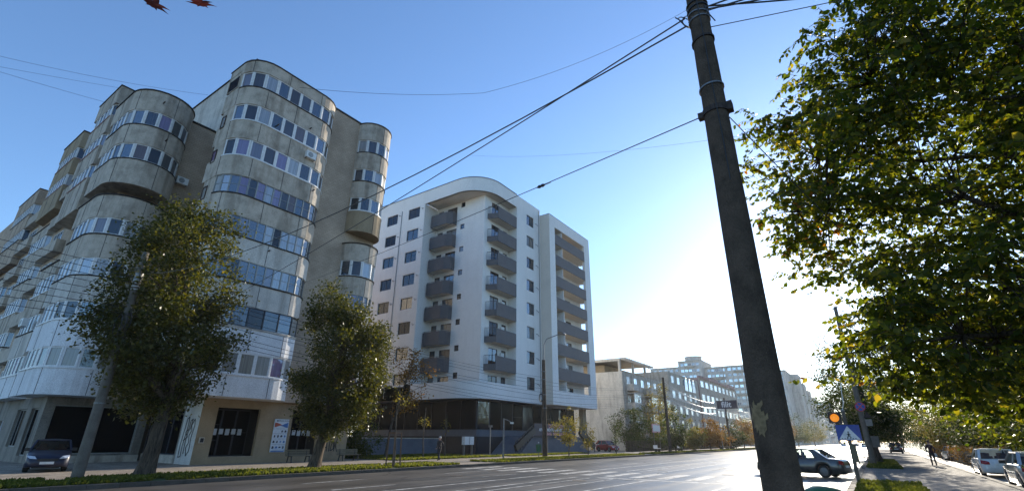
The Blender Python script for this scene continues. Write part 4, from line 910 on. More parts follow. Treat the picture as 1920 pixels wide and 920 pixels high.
# ================================================================ vegetation
def leaf_shape(kind):
    if kind == 'near':      # pointed oval, folded along the rib
        v = np.array([(0, 0, 0), (-.3, .28, .07), (.3, .28, .07), (-.26, .62, .05), (.26, .62, .05), (0, 1.0, -.06), (0, .3, 0), (0, .64, -.01)], float)
        t = [(0, 6, 1), (0, 2, 6), (1, 6, 7, 3), (6, 2, 4, 7), (3, 7, 5), (7, 4, 5)]
        return v, t
    v = np.array([(0, 0, 0), (-.36, .5, .1), (0, 1, -.05), (.36, .5, .1)], float)
    return v, [(0, 3, 2, 1)]
def leaf_cloud(name, P, size, mat, parent, seed, kind='far', droop=.4, tint=None, stuff=True, szvar=.35, az=None, pit=None):
    """one mesh of many separate small leaves at points P"""
    g = np.random.default_rng(seed); n_ = len(P); V, T = leaf_shape(kind); k = len(V)
    az = g.uniform(0, 2*np.pi, n_) if az is None else az; pit = g.normal(-droop, .55, n_) if pit is None else pit; rol = g.uniform(-1.2, 1.2, n_)
    d = np.stack([np.cos(az)*np.cos(pit), np.sin(az)*np.cos(pit), np.sin(pit)], 1)
    sx = np.stack([-np.sin(az), np.cos(az), np.zeros(n_)], 1); nz = np.cross(sx, d)
    cx = np.cos(rol)[:, None]; sn_ = np.sin(rol)[:, None]
    s2 = sx*cx+nz*sn_; n2 = -sx*sn_+nz*cx
    s = size*(1+szvar*g.uniform(-1, 1, n_))[:, None]
    W = P[:, None, :]+(V[None, :, 0:1]*s2[:, None, :]+V[None, :, 1:2]*d[:, None, :]+V[None, :, 2:3]*n2[:, None, :])*s[:, None, :]
    off = np.array(wloc(parent)) if parent is not None else np.zeros(3)
    W = (W-off).reshape(-1, 3)
    me = bpy.data.meshes.new(name)
    me.vertices.add(n_*k); me.vertices.foreach_set('co', W.ravel())
    ls = [len(t) for t in T]; fl = np.array([i for t in T for i in t]); nl = len(fl)
    allv = (fl[None, :]+np.arange(n_)[:, None]*k).ravel()
    me.loops.add(n_*nl); me.loops.foreach_set('vertex_index', allv.astype(np.int32))
    st_ = np.concatenate([[0], np.cumsum(ls)[:-1]]); starts = (st_[None, :]+np.arange(n_)[:, None]*nl).ravel()
    me.polygons.add(n_*len(T)); me.polygons.foreach_set('loop_start', starts.astype(np.int32))
    me.update(calc_edges=True)
    at = me.attributes.new('tint', 'FLOAT', 'POINT')
    tv = g.beta(2, 2.4, n_) if tint is None else tint
    at.data.foreach_set('value', np.repeat(tv, k).astype(np.float32))
    me.materials.append(MATS[mat])
    o = bpy.data.objects.new(name, me); COL.objects.link(o)
    if parent is not None: o.parent = parent
    if stuff: o['kind'] = 'stuff'
    return o
def crown_points(prof, n_clump, per, spread, seed, hollow=.5, ragged=.35):
    """clump centres inside a lumpy solid of revolution given by (z, cx, cy, radius)"""
    g = np.random.default_rng(seed); pr = np.array(prof, float); zs = pr[:, 0]
    wt = np.maximum(pr[:, 3], .05)**1.6; cdf = np.cumsum(wt); cdf /= cdf[-1]
    out = []; cen = []
    ph = g.uniform(0, 6.28, 8)
    while len(cen) < n_clump:
        z_ = np.interp(g.random(), np.concatenate([[0], cdf]), np.concatenate([[zs[0]], zs]))
        cx, cy, rr_ = (np.interp(z_, zs, pr[:, i]) for i in (1, 2, 3))
        a = g.uniform(0, 6.28)
        lump = 1+ragged*(.5*math.sin(3*a+ph[0]+z_*.9)+.35*math.sin(5*a+ph[1]-z_*1.7)+.3*math.sin(2*a+ph[2]+z_*2.3))
        q = hollow+(1-hollow)*g.random()**.6 if g.random() < .8 else g.random()
        rad = rr_*q*lump
        p = np.array([cx+rad*math.cos(a), cy+rad*math.sin(a), z_+g.normal(0, .2)])
        if noise.noise(Vector(p*.6)+Vector((seed, 0, 0))) < -.16: continue
        cen.append(p)
    cen = np.array(cen)
    for p in cen:
        out.append(p+g.normal(0, spread, (per, 3))*np.array([1, 1, .8]))
    return cen, np.concatenate(out)
def limb(b, a, c, r0, r1, seed, n_=7, wob=.12):
    g = random.Random(seed); a, c = Vector(a), Vector(c); pts = []
    for i in range(n_+1):
        t = i/n_; k = wob*(c-a).length*math.sin(math.pi*t)*.5
        pts.append(a.lerp(c, t)+Vector((g.uniform(-k, k), g.uniform(-k, k), k*.4)))
    b.tube(pts, [r0+(r1-r0)*i/n_ for i in range(n_+1)], 8); return pts
def trunk_mesh(b, x, y, z0, z1, r0, r1, seed, lean=(0, 0), n_=10, flare=1.5, sides=14):
    o = len(b.v)
    for i in range(n_+1):
        t = i/n_; r_ = (r0+(r1-r0)*t)*(1+(flare-1)*math.exp(-t*9))
        cx, cy = x+lean[0]*t*t+.05*math.sin(t*5+seed), y+lean[1]*t*t+.05*math.cos(t*4+seed)
        for k in range(sides):
            a = 2*math.pi*k/sides; rr_ = r_*(1+.09*math.sin(4*a+seed+t*2)+.06*math.sin(7*a+t*6))
            b.v.append((cx+rr_*math.cos(a), cy+rr_*math.sin(a), z0+(z1-z0)*t))
    for i in range(n_):
        for k in range(sides):
            k2 = (k+1) % sides; b.f.append((o+i*sides+k, o+i*sides+k2, o+(i+1)*sides+k2, o+(i+1)*sides+k))
    return (x+lean[0], y+lean[1], z1)
def tree(name, x, y, prof, n_clump, per, spread, leaf, size, label, seed, r0=.25, th=3, lean=(0, 0), bark='bark', group=None, hollow=.5, ragged=.35, limbs=14, tintf=None, droop=.4, r1=None):
    o = thing(name, (x, y, 0), label, 'tree', group)
    b = MB(); top = trunk_mesh(b, x, y, -.1, th, r0, r1 or r0*.7, seed, lean); b.build('trunk', bark, o, True, fix=False)
    cen, pts = crown_points(prof, n_clump, per, spread, seed, hollow, ragged)
    b = MB(); g = random.Random(seed)
    hub = Vector(top); zt = max(p[0] for p in prof); z0 = min(p[0] for p in prof)
    mid = prof[len(prof)//2]
    axis_top = Vector((mid[1], mid[2], z0+(zt-z0)*.8))
    limb(b, hub-Vector((0, 0, .25)), axis_top, (r1 or r0*.7)*.9, .03, seed, 8, .06)
    idx = g.sample(range(len(cen)), min(limbs, len(cen)))
    for j, i in enumerate(idx):
        c = Vector(cen[i]); t = max(0, min(.8, (c.z-hub.z)/max(.1, axis_top.z-hub.z)-.25)); a = hub.lerp(axis_top, t)
        limb(b, a, c, r0*.34*(1-.5*t), .012, seed*31+j)
    b.build('limbs', bark, o, True, fix=False)
    cr = leaf_cloud('crown', pts, size, leaf, o, seed, droop=droop, tint=tintf(pts) if tintf else None)
    return o, cen, pts
def prof_lr(x, y, rows):
    """crown profile from left / right reach as seen from the camera"""
    d = math.hypot(x, y); tx, ty = y/d, -x/d; out = []
    for (z_, l_, r_) in rows: c = (l_+r_)/2; out.append((z_, x+tx*c, y+ty*c, max(.15, (r_-l_)/2*.93)))
    return out
T1 = tree('roadside_tree', -26.5, 9.9, prof_lr(-26.5, 9.9, [(3.0, -1.2, .4), (3.7, -2.0, 1.0), (4.6, -2.7, 1.9), (6, -3.2, 2.5), (8, -3.4, 2.4), (10, -3.5, 1.9), (11.5, -2.9, 1.3), (12.4, -1.9, .6)]),
          470, 90, .34, 'leaf_poplar', .15, 'large dense roadside tree with dark green crown before the corner block', 11, .34, 3.0, (.1, .2), hollow=.5, ragged=.34, limbs=34)
T2 = tree('roadside_tree', -26, 18, prof_lr(-26, 18, [(2.3, -.5, 1.5), (3, -1.0, 2.5), (4, -1.4, 3.0), (5, -1.6, 3.4), (6.5, -1.8, 3.5), (8, -1.9, 2.9), (9, -2.0, 1.8), (10, -1.4, .5), (10.6, -1.1, -.3)]),
          420, 88, .32, 'leaf_poplar', .145, 'second dense roadside tree with sunlit right side between the benches', 23, .3, 2.6, (.2, .3), hollow=.5, ragged=.34, limbs=30)
# bare-ish autumn tree by the white building
tree('autumn_tree', -36.0, 31.9, [(4.6, -35.5, 33.6, .9), (5.4, -35.3, 33.9, 1.5), (6.2, -35.4, 33.8, .5), (7.4, -35.4, 33.6, 1.4), (8.6, -35.3, 33.6, 1.8), (9.6, -35.6, 33.0, .8)], 46, 40, .34, 'leaf_autumn', .2, 'thin half-bare autumn tree with orange leaf clusters by the white building', 31, .13, 3.4, (.3, .4), 'bark_grey', hollow=.2, ragged=.6, limbs=26)
def sapling(x, y, z0, z1, r_, leaf, label, seed, n_=26, per=26, size=.14):
    zm = (z0+z1)/2
    return tree('sapling', x, y, [(z0, x, y, r_*.35), (z0+(zm-z0)*.6, x, y, r_), (zm+.3, x, y, r_*.9), (z1, x, y, r_*.25)], n_, per, .2, leaf, size, label, seed, .06, z0+.2, (0, 0), 'bark_grey', 'young street trees on the left verge', hollow=.2, ragged=.5, limbs=10)
sapling(-24.6, 44.9, 1.6, 4.9, 1.25, 'leaf_yellow', 'golden-leaved sapling right of the street lamp pole', 41, 60, 30)
sapling(-25.4, 50.5, 1.2, 3.9, .8, 'leaf_yellow', 'smaller golden sapling left of the red car', 42, 26, 26)
sapling(-25.0, 56.8, 1.6, 5.2, .8, 'leaf_green', 'slender pale green sapling in front of the red car', 43, 30, 20)
sapling(-24.3, 22.2, 3.4, 5.2, .35, 'leaf_yellow', 'bare sapling inside the wooden stakes', 44, 7, 10)
sapling(-33.0, 33.5, 3.0, 4.6, .4, 'leaf_yellow', 'bare sapling left of the walking man in shade', 45, 6, 10)
sapling(-34.0, 37.5, 2.6, 4.4, .4, 'leaf_yellow', 'bare sapling behind the walking man in shade', 46, 5, 10)
# dark evergreen beside block A
tree('dark_shrub_tree', -37.6, 29.6, [(.3, -37.6, 29.6, 1.2), (1.6, -37.6, 29.6, 2.0), (3.4, -37.6, 29.6, 1.9), (5.0, -37.5, 29.6, 1.1), (6.2, -37.5, 29.6, .3)], 150, 40, .32, 'leaf_green', .16, 'dark shady bush between the two big buildings', 47, .1, 1.0, limbs=8)
# roadside trees farther on (left)
rows_far = [(-25.2, 79.5, 6.4, 2.3, 'leaf_green', 'deep green street tree right of the cable pole'), (-33.5, 83, 7.6, 3.0, 'leaf_green', 'dark tree in front of the pergola block'), (-32.6, 95, 12.6, 3.1, 'leaf_yellow', 'tall yellowing tree before the arched windows'),
            (-26.0, 92, 5.2, 2.0, 'leaf_yellow', 'low yellow tree in the far left row'), (-25.6, 101, 5.8, 2.3, 'leaf_autumn', 'orange street tree in the far left row'), (-25.5, 108, 5.2, 2.2, 'leaf_autumn', 'rusty street tree beside the far pole'),
            (-25.5, 120, 5.6, 2.6, 'leaf_green', 'green street tree just past the far pole'), (-25.5, 131, 6.8, 3.0, 'leaf_autumn', 'brown street tree left of the near pole edge'), (-25.5, 144, 7.6, 3.3, 'leaf_yellow', 'far yellow-brown tree hidden by the near pole'),
            (-24.0, 175, 10.0, 4.6, 'leaf_autumn', 'hazy brown tree right of the near pole'), (-22.5, 205, 11.0, 5.4, 'leaf_green', 'broad hazy green tree at the road bend'), (-20.5, 240, 10.0, 5.0, 'leaf_yellow', 'small hazy tree where the road vanishes')]
for k, (x, y, h, r_, lf, lab) in enumerate(rows_far):
    tree('street_tree', x, y, [(h*.22, x, y, r_*.5), (h*.4, x, y, r_), (h*.65, x, y, r_*.95), (h*.88, x, y, r_*.55), (h, x, y, r_*.15)], int(70+r_*26), 34, .12*r_, lf, .2+.012*r_, lab, 60+k, .13, h*.28, (0, 0), 'bark', 'street trees of the far left row', ragged=.4, limbs=8)
# hedge along the far left blocks
def hedge(name, x0, x1, y0, y1, h, n_, leaf, label, seed, size=.14):
    g = np.random.default_rng(seed); P = np.stack([g.uniform(x0, x1, n_), g.uniform(y0, y1, n_), h*g.random(n_)**.6], 1)
    P[:, 2] *= 1+.12*np.sin(P[:, 1]*1.1)+.08*np.sin(P[:, 1]*2.7)
    o = thing(name, ((x0+x1)/2, y0, 0), label, 'hedge')
    leaf_cloud('foliage', P, size, leaf, o, seed); MB().box(x0+.25, x1-.25, y0+.3, y1-.3, 0, h*.8).build('branches', 'bark', o)
hedge('hedge', -32.6, -30.9, 77, 150, 2.0, 26000, 'leaf_green', 'long dark clipped hedge in front of the far blocks', 71, .17)
hedge('hedge', 5.7, 8.6, 52, 96, 1.25, 16000, 'leaf_autumn', 'low orange-green hedge beside the right pavement', 72, .13)
# ------------------------------------------------ right-hand street trees
tR = [(-.3, 54.0, 12.5, 3.2, 'leaf_green', 'dark backlit street tree behind the pale pole on the right pavement', .3), (-.3, 72, 12, 2.7, 'leaf_green', 'backlit street tree farther along the right pavement edge', .28), (-.3, 93, 12, 2.8, 'leaf_yellow', 'yellowing street tree deep on the right pavement', .26),
      (-.3, 118, 12, 3.2, 'leaf_green', 'last green tree closing the right pavement', .26), (9.4, 66, 9.5, 4.2, 'leaf_green', 'green tree overhanging the hedge behind the walker', .24), (5.4, 19.5, 12.5, 4.6, 'leaf_near', 'second leafy tree behind the overhanging branches on the right', .24), (9.6, 47, 10, 4.6, 'leaf_near', 'bright yellow-green tree above the parked white hatchback', .26),
      (10.2, 36, 10.5, 4.6, 'leaf_near', 'backlit leafy tree above the silver car at the right edge', .26), (8.8, 88, 9, 4.2, 'leaf_yellow', 'yellow tree beyond the hedge on the right', .22), (4.6, 150, 11, 5.5, 'leaf_green', 'dark tree mass closing the far end of the right pavement', .25), (9.0, 112, 11, 5.5, 'leaf_green', 'far dark tree closing the right side garden', .25), (13.5, 60, 12, 5.5, 'leaf_green', 'tall dark tree before the hidden block on the right', .3)]
for k, (x, y, h, r_, lf, lab, r0) in enumerate(tR):
    lo = .21 if x < 5 else .23 if y < 20 else .16
    tree('street_tree', x, y, [(h*lo, x, y, r_*.55), (h*.34, x, y, r_), (h*.6, x, y, r_*1.0), (h*.85, x, y, r_*.6), (h, x, y, r_*.15)], int((150+r_*34)*(1.9 if k == 0 else 2.0 if y < 20 else 1.15)), 46, .13*r_, lf, .125 if y < 20 else .17 if y < 60 else .22, lab, 90+k, r0, h*.26, (0, 0), 'bark', 'trees along the right pavement', ragged=.4, limbs=16)
# ------------------------------------------------ near overhanging tree (fills the right of the frame)
g = np.random.default_rng(5)
NT = thing('overhanging_tree', (6.4, 8.2, 0), 'near leafy tree overhanging the whole right side against the sun', 'tree')
b = MB(); top = trunk_mesh(b, 6.4, 8.2, -.1, 3.2, .26, .19, 3, (-.3, .2)); b.build('trunk', 'bark', NT, True, fix=False)
cen = []
def xleft(z_): return np.interp(z_, [2.2, 2.7, 3.4, 4.0, 4.6, 5.4, 6.2, 7.0, 7.9, 8.6, 9.3, 10.2], [.5, -.35, -.25, .1, -.55, -.85, -.95, -.6, -.2, .7, 1.4, 2.2])
while len(cen) < 1750:
    z_ = 2.0+8.4*g.random()**1.1; y_ = g.normal(9.3, 1.6); x_ = g.uniform(-1.2, 7.5)
    yy_ = (y_-9.2)/3.2
    if abs(yy_) > 1: continue
    xl = xleft(z_)*y_/9.0+1.6*yy_**2+.25*math.sin(z_*3.1+y_)
    if x_ < xl: continue
    lowcut = (2.5 if x_ < .3 else 2.12)+.2*math.sin(x_*2.9)+.05*(y_-9)
    if z_ < lowcut: continue
    if x_-xl > 4.2 and g.random() < .6: continue
    if noise.noise(Vector((x_*.9, y_*.9, z_*.9))) < -.3: continue
    cen.append((x_, y_, z_))
cen = np.array(cen)
b = MB(); hub = Vector(top)
boughs = []
for k, e in enumerate([(-.3, 9.2, 5.4), (.2, 9.8, 6.6), (0.1, 8.8, 2.9), (1.6, 9.4, 8.8), (2.6, 8.8, 9.6), (.9, 10.2, 4.2), (2.2, 8.4, 3.2), (3.2, 10.4, 7.6), (1.2, 9.0, 7.4), (3.6, 9.0, 5.2), (5, 9.6, 9), (2.0, 9.6, 6.0)]):
    boughs += limb(b, hub-Vector((0, 0, .3*(k % 3))), e, .085, .014, 200+k, 12, .16)
bo = np.array([tuple(p) for p in boughs])
tips = []
for i, c in enumerate(cen):
    j = np.argmin(((bo-c)**2).sum(1)); a = Vector(bo[j]); e = Vector(c)
    if (e-a).length < 2.6: b.tube([a, a.lerp(e, .5)+Vector((0, 0, .06)), e], [.011, .007, .003], 4, False)
# leaves sit in two ranks along drooping twigs
PL, AZ_, PT_ = [], [], []
for c in cen:
    ta = g.uniform(0, 6.28)
    for q in range(4):
        ta += 1.57+g.normal(0, .4); ln = g.uniform(.3, .62); dr = g.uniform(.05, .45)
        p0 = Vector(c)+Vector(g.normal(0, .07, 3)); p2 = p0+Vector((math.cos(ta)*ln, math.sin(ta)*ln, .06-dr*ln)); p1 = p0.lerp(p2, .5)+Vector((0, 0, .05))
        b.tube([p0, p1, p2], [.005, .0035, .0015], 3, False)
        nl_ = int(ln*26)
        for i in range(nl_):
            t = (i+.6)/nl_; pp = p0.lerp(p1, t*2) if t < .5 else p1.lerp(p2, t*2-1)
            PL.append((pp.x+g.normal(0, .012), pp.y+g.normal(0, .012), pp.z+g.normal(0, .012))); AZ_.append(ta+(1 if i % 2 else -1)*g.uniform(.5, 1.2)); PT_.append(g.normal(-.7, .35))
P = np.array(PL); AZ_ = np.array(AZ_); PT_ = np.array(PT_)
b.build('limbs', 'bark', NT, True, fix=False)
# the leaves that show largest are single leaves; the rest stay one crown
camp = np.array([0, 0, EYE]); rv = P-camp
fv = np.array(f); rr0 = np.array(r2); uu0 = np.array(u2)
dep = rv@fv; px = 512+908*1024/1920*(rv@rr0)/dep; py = 245-908*1024/1920*(rv@uu0)/dep
vis = (px > 5) & (px < 1019) & (py > 5) & (py < 485)
score = np.where(vis, dep+.02*(px-720), 1e9); order = np.argsort(score); big = order[:300]; rest = np.setdiff1d(np.arange(len(P)), big)
tn = np.clip(g.beta(2, 2.2, len(P))+np.where(P[:, 0] < .2, .1, 0), 0, 1)
crown = leaf_cloud('crown', P[rest], .098, 'leaf_near', NT, 5, 'near', .55, tn[rest], az=AZ_[rest], pit=PT_[rest])
V, T = leaf_shape('near'); lms = []
for k in range(6):
    me = bpy.data.meshes.new('leaf'); me.from_pydata([tuple(v*.105) for v in V], [], T); me.attributes.new('tint', 'FLOAT', 'POINT').data.foreach_set('value', np.full(len(V), .25+.13*k, np.float32)); me.materials.append(MATS['leaf_near']); lms.append(me)
for i in big:
    o = bpy.data.objects.new('leaf', lms[i % 6]); COL.objects.link(o); o.parent = crown
    o.location = tuple(P[i]-np.array([6.4, 8.2, 0])); o.rotation_euler = (PT_[i], g.normal(0, .5), AZ_[i]-math.pi/2); s_ = g.uniform(.7, 1.3); o.scale = (s_, s_, s_)
# fallen maple leaves at the top edge: a twig of dark red leaves hanging just above the frame
def maple(c, rot, s_, par):
    pts = []
    for k in range(7):
        a = R(-150+50*k); rr_ = [.55, .8, .95, 1.0, .95, .8, .55][k]
        pts += [(math.sin(a-.2)*rr_*.62, math.cos(a-.2)*rr_*.62), (math.sin(a)*rr_, math.cos(a)*rr_), (math.sin(a+.16)*rr_*.66, math.cos(a+.16)*rr_*.66), (math.sin(a+.43)*.38, math.cos(a+.43)*.38)]
    me = bpy.data.meshes.new('leaf'); me.from_pydata([(0, 0, .03*s_)]+[(p[0]*s_, p[1]*s_, .06*s_*math.sin(3*p[0]+2*p[1])) for p in pts], [], [(0, i+1, (i+1) % len(pts)+1) for i in range(len(pts))])
    me.attributes.new('tint', 'FLOAT', 'POINT').data.foreach_set('value', np.full(len(pts)+1, .5, np.float32)); me.materials.append(MATS['leaf_red'])
    o = bpy.data.objects.new('leaf', me); COL.objects.link(o); o.parent = par; w_ = wloc(par); o.location = (c[0]-w_[0], c[1]-w_[1], c[2]-w_[2]); o.rotation_euler = rot
mp_ = thing('maple_twig', (-2.6, .45, 3.95), 'dark red maple leaves hanging into the top left edge', 'twig')
MB().tube([(-2.5, .1, 4.25), (-2.6, .45, 3.98), (-2.5, .8, 4.02)], [.008, .006, .003], 5).build('stem', 'bark', mp_)
maple((-2.45, .43, 3.60), (R(62), R(10), R(84)), .088, mp_); maple((-2.42, .60, 3.745), (R(58), R(-20), R(76)), .092, mp_)
# verge grass
def grass(name, areas, n_, label, seed, h=.12):
    b = MB()
    for (x0, x1, y0, y1) in areas: b.box(x0, x1, y0, y1, -.05, .02)
    base = tag(b.build(name+'_soil', 'grass_ground'), kind='structure')
    g = np.random.default_rng(seed); ar = np.array(areas); a_ = (ar[:, 1]-ar[:, 0])*(ar[:, 3]-ar[:, 2]); k = g.choice(len(ar), n_, p=a_/a_.sum())
    P = np.stack([g.uniform(ar[k, 0], ar[k, 1]), g.uniform(ar[k, 2], ar[k, 3]), np.full(n_, .015)], 1)
    nz_ = np.array([noise.noise(Vector((p[0]*.8, p[1]*.8, 0))) for p in P]); P = P[nz_ > -.32]
    o = leaf_cloud(name, P, h, 'grass_blade', None, seed, droop=-1.0); return tag(o, label, 'grass', kind='stuff')
grass('verge_grass', [(-26.9, -23.55, -8, 27.6), (-26.6, -23.55, 32.2, 62)], 60000, 'short sunlit grass on the left verge', 81, .13)
grass('far_verge_grass', [(-26.0, -23.6, 66, 150)], 16000, 'grass strip along the far left kerb', 82, .18)
grass('right_verge_grass', [(-.95, 1.1, 8, 28.4), (-.9, 1.0, 44, 64)], 30000, 'grass patches beside the right pavement poles', 83, .14)
grass('garden_grass', [(-40.5, -31.2, 29, 43), (-33.3, -30.8, 44.6, 62)], 34000, 'shaded garden grass in front of the white building', 84, .14)
# ================================================================ vehicles
paint('car_blue', C(.008, .012, .035), .45, 0, .25); paint('car_grey', C(.035, .042, .045), .3, .4, 1); paint('car_white', C(.68, .69, .7), .3, 0, 1); paint('car_silver', C(.42, .43, .43), .28, .6, 1)
paint('car_red', C(.32, .01, .015), .3, .1, 1); paint('car_black', C(.012, .012, .014), .3, .2, 1)
paint('tyre', C(.015, .015, .015), .85); paint('rim', C(.12, .12, .125), .4, .7); paint('lamp_red', C(.3, .01, .012), .15); paint('lamp_clear', C(.65, .68, .72), .08, .3); paint('plate', C(.7, .7, .68), .4); paint('seat_cloth', C(.16, .05, .035), .8)
m, n, l, b_ = newmat('car_glass')
tr = n.new('ShaderNodeBsdfTransparent'); tr.inputs[0].default_value = C(.5, .56, .55); gl = n.new('ShaderNodeBsdfGlossy'); gl.inputs['Roughness'].default_value = .03
fr = n.new('ShaderNodeFresnel'); fr.inputs['IOR'].default_value = 1.5; ms = n.new('ShaderNodeMixShader'); l.new(fr.outputs[0], ms.inputs[0]); l.new(tr.outputs[0], ms.inputs[1]); l.new(gl.outputs[0], ms.inputs[2]); l.new(ms.outputs[0], n['Material Output'].inputs['Surface'])
def car(name, col, label, loc, rz_, L=4.2, Wd=1.72, H=1.44, kind='hatch', group=None, sc=1):
    """car along local +X (front), origin on the ground in the middle"""
    o = thing(name, loc, label, 'car', group, rz_)
    hl = L/2; wb = L*.3; wr = .31; hw = Wd/2
    xs = sorted(set([round(-hl+L*i/44, 3) for i in range(45)]))
    belt = .93*H/1.44
    def top(x):
        t = x/hl
        if kind == 'sedan': return np.interp(t, [-1, -.97, -.9, -.6, 0, .45, .9, .97, 1], [.62, .84, .93, .96, belt, .93, .76, .64, .5])
        return np.interp(t, [-1, -.97, -.9, -.5, 0, .5, .88, .97, 1], [.6, .86, .95, .96, belt, .93, .78, .64, .48])
    def width(x): return hw*np.interp(abs(x)/hl, [0, .7, .9, .97, 1], [1, 1, .95, .86, .72])
    rings = []
    for x in xs:
        w_ = width(x); zb = .2+.06*(abs(x)/hl)**6
        arch = 0
        for c in (-wb, wb):
            d = abs(x-c)
            if d < wr+.07: arch = max(arch, wr+math.sqrt((wr+.07)**2-d*d)-.0)
        zs = max(zb, arch); t = top(x); zm = zs+(t-zs)*.45
        rings.append([(x, 0, zb), (x, w_*.62, zb), (x, w_*.62, max(zb, min(zs, t-.12))), (x, w_*.985, min(zs, t-.12)), (x, w_, zm), (x, w_*.985, t-.07), (x, w_*.93, t-.012), (x, w_*.6, t+.012), (x, 0, t+.02)])
    b = MB(); k = len(rings[0])
    for s in (1, -1):
        o0 = len(b.v)
        for rg in rings: b.v += [(p[0], p[1]*s, p[2]) for p in rg]
        for i in range(len(rings)-1):
            for j in range(k-1):
                q = (o0+i*k+j, o0+(i+1)*k+j, o0+(i+1)*k+j+1, o0+i*k+j+1); b.f.append(q if s == 1 else q[::-1])
        for e in (0, len(rings)-1): b.f.append(tuple(o0+e*k+j for j in range(k)))
    bm = bmesh.new(); me = b.mesh('body'); bm.from_mesh(me); bmesh.ops.remove_doubles(bm, verts=bm.verts, dist=.0005); bmesh.ops.recalc_face_normals(bm, faces=bm.faces); bm.to_mesh(me); bm.free()
    me.shade_smooth(); me.materials.append(MATS[col]); body = bpy.data.objects.new('body', me); COL.objects.link(body); body.parent = o
    def part(bld, nm, mat, par=None, sm=False):
        me_ = bld.mesh(nm, sm); me_.materials.append(MATS[mat]); q = bpy.data.objects.new(nm, me_); COL.objects.link(q); q.parent = par or o; return q
    # greenhouse: pillars, roof and panes
    if kind == 'sedan': A0, A1, C1, C0 = .42*hl, .1*hl, -.42*hl, -.74*hl
    elif kind == 'suv': A0, A1, C1, C0 = .42*hl, .16*hl, -.78*hl, -.93*hl
    else: A0, A1, C1, C0 = .5*hl, .14*hl, -.66*hl, -.93*hl
    zt = H; zb = belt-.015; wt, wbl = hw*.76, hw*.93; B0 = (A0+C0)/2-.05*hl; B1 = (A1+C1)/2
    P = lambda x, y, z_: Vector((x, y, z_))
    roof = MB(); nx = 10; o0 = 0
    for i in range(nx+1):
        x = C1+(A1-C1)*i/nx; cr = .035*math.sin(math.pi*i/nx)
        for j in range(7):
            y = -wt+2*wt*j/6; roof.v.append((x, y, zt-.05+cr+.03*(1-(y/wt)**2)))
    for i in range(nx):
        for j in range(6): roof.f.append((i*7+j, (i+1)*7+j, (i+1)*7+j+1, i*7+j+1))
    part(roof, 'roof', col, None, True)
    pil = MB()
    for s in (1, -1):
        for (a, c, w_) in ((P(A0, wbl*s, zb), P(A1, wt*s, zt-.05), .07), (P(C0, wbl*s, zb), P(C1, wt*s, zt-.05), .12 if kind != 'sedan' else .16), (P(B0, (wbl+.0)*s, zb), P(B1, wt*s, zt-.05), .08)): pil.bar(a, c, w_, .05)
        pil.bar(P(A1, wt*s, zt-.055), P(C1, wt*s, zt-.055), .06, .05)
        if kind in ('sedan', 'hatch'):
            pil.add([P(C0, wbl*s, zb), P(C0+.22*hl, wbl*s, zb), P(C1+.12*hl, wt*s, zt-.06), P(C1, wt*s, zt-.06)], [(0, 1, 2, 3)])
    pil.bar(P(A1, -wt, zt-.05), P(A1, wt, zt-.05), .06, .05); pil.bar(P(C1, -wt, zt-.05), P(C1, wt, zt-.05), .08, .05)
    part(pil, 'pillars', col)
    part(MB().add([P(A0, -wbl, zb), P(A0, wbl, zb), P(A1, wt, zt-.06), P(A1, -wt, zt-.06)], [(0, 1, 2, 3)]), 'windscreen', 'car_glass')
    part(MB().add([P(C0, wbl, zb), P(C0, -wbl, zb), P(C1, -wt, zt-.06), P(C1, wt, zt-.06)], [(0, 1, 2, 3)]), 'rear_window', 'car_glass')
    for s in (1, -1):
        part(MB().add([P(A0-.05, wbl*s*.995, zb), P(B0, wbl*s*.995, zb), P(B1, wt*s, zt-.06), P(A1-.04, wt*s, zt-.06)], [(0, 1, 2, 3)]), 'side_window', 'car_glass')
        part(MB().add([P(B0, wbl*s*.995, zb), P(C0+.08, wbl*s*.995, zb), P(C1+.05, wt*s, zt-.06), P(B1, wt*s, zt-.06)], [(0, 1, 2, 3)]), 'side_window', 'car_glass')
        part(MB().box(A0-.28, A0-.12, s*(hw*.95) if s > 0 else -(hw*.95+.2), (hw*.95+.2) if s > 0 else -(hw*.95), zb+.0, zb+.14), 'mirror', 'black_plastic')
        for c in (-wb, wb):
            w_ = part(MB().lathe([(wr-.02, -.1), (wr, -.06), (wr, .06), (wr-.02, .1)], 22, (c, s*(hw-.13), wr), 'y'), 'wheel', 'tyre', None, False)
            part(MB().lathe([(.2, .0), (.2, .012), (.05, .03)] if s > 0 else [(.05, -.03), (.2, -.012), (.2, 0)], 14, (c, s*(hw-.03), wr), 'y'), 'rim', 'rim', w_)
        part(MB().add([P(-hl*.992, s*hw*.5, .66), P(-hl*.985, s*hw*.76, .66), P(-hl*.93, s*hw*.93, .7), P(-hl*.93, s*hw*.92, .88), P(-hl*.975, s*hw*.7, .86), P(-hl*.985, s*hw*.52, .8)], [(0, 1, 2, 3, 4, 5)]), 'tail_light', 'lamp_red').location = (-.03, 0, 0)
        part(MB().add([P(hl*.985, s*hw*.48, .58), P(hl*.965, s*hw*.78, .6), P(hl*.9, s*hw*.93, .68), P(hl*.88, s*hw*.9, .74), P(hl*.94, s*hw*.6, .7)], [(0, 1, 2, 3, 4)]), 'headlight', 'lamp_clear').location = (.03, 0, .01)
        part(MB().bar((A0-.75, s*(hw+.005), .8), (A0-.9, s*(hw+.005), .8), .03).bar((B0-.5, s*(hw+.005), .8), (B0-.65, s*(hw+.005), .8), .03), 'door_handle', 'black_plastic')
    part(MB().box(hl-.02, hl+.02, -.26, .26, .36, .47), 'number_plate', 'plate'); part(MB().box(-hl-.03, -hl+.0, -.26, .26, .52 if kind == 'sedan' else .62, .63 if kind == 'sedan' else .73), 'number_plate', 'plate')
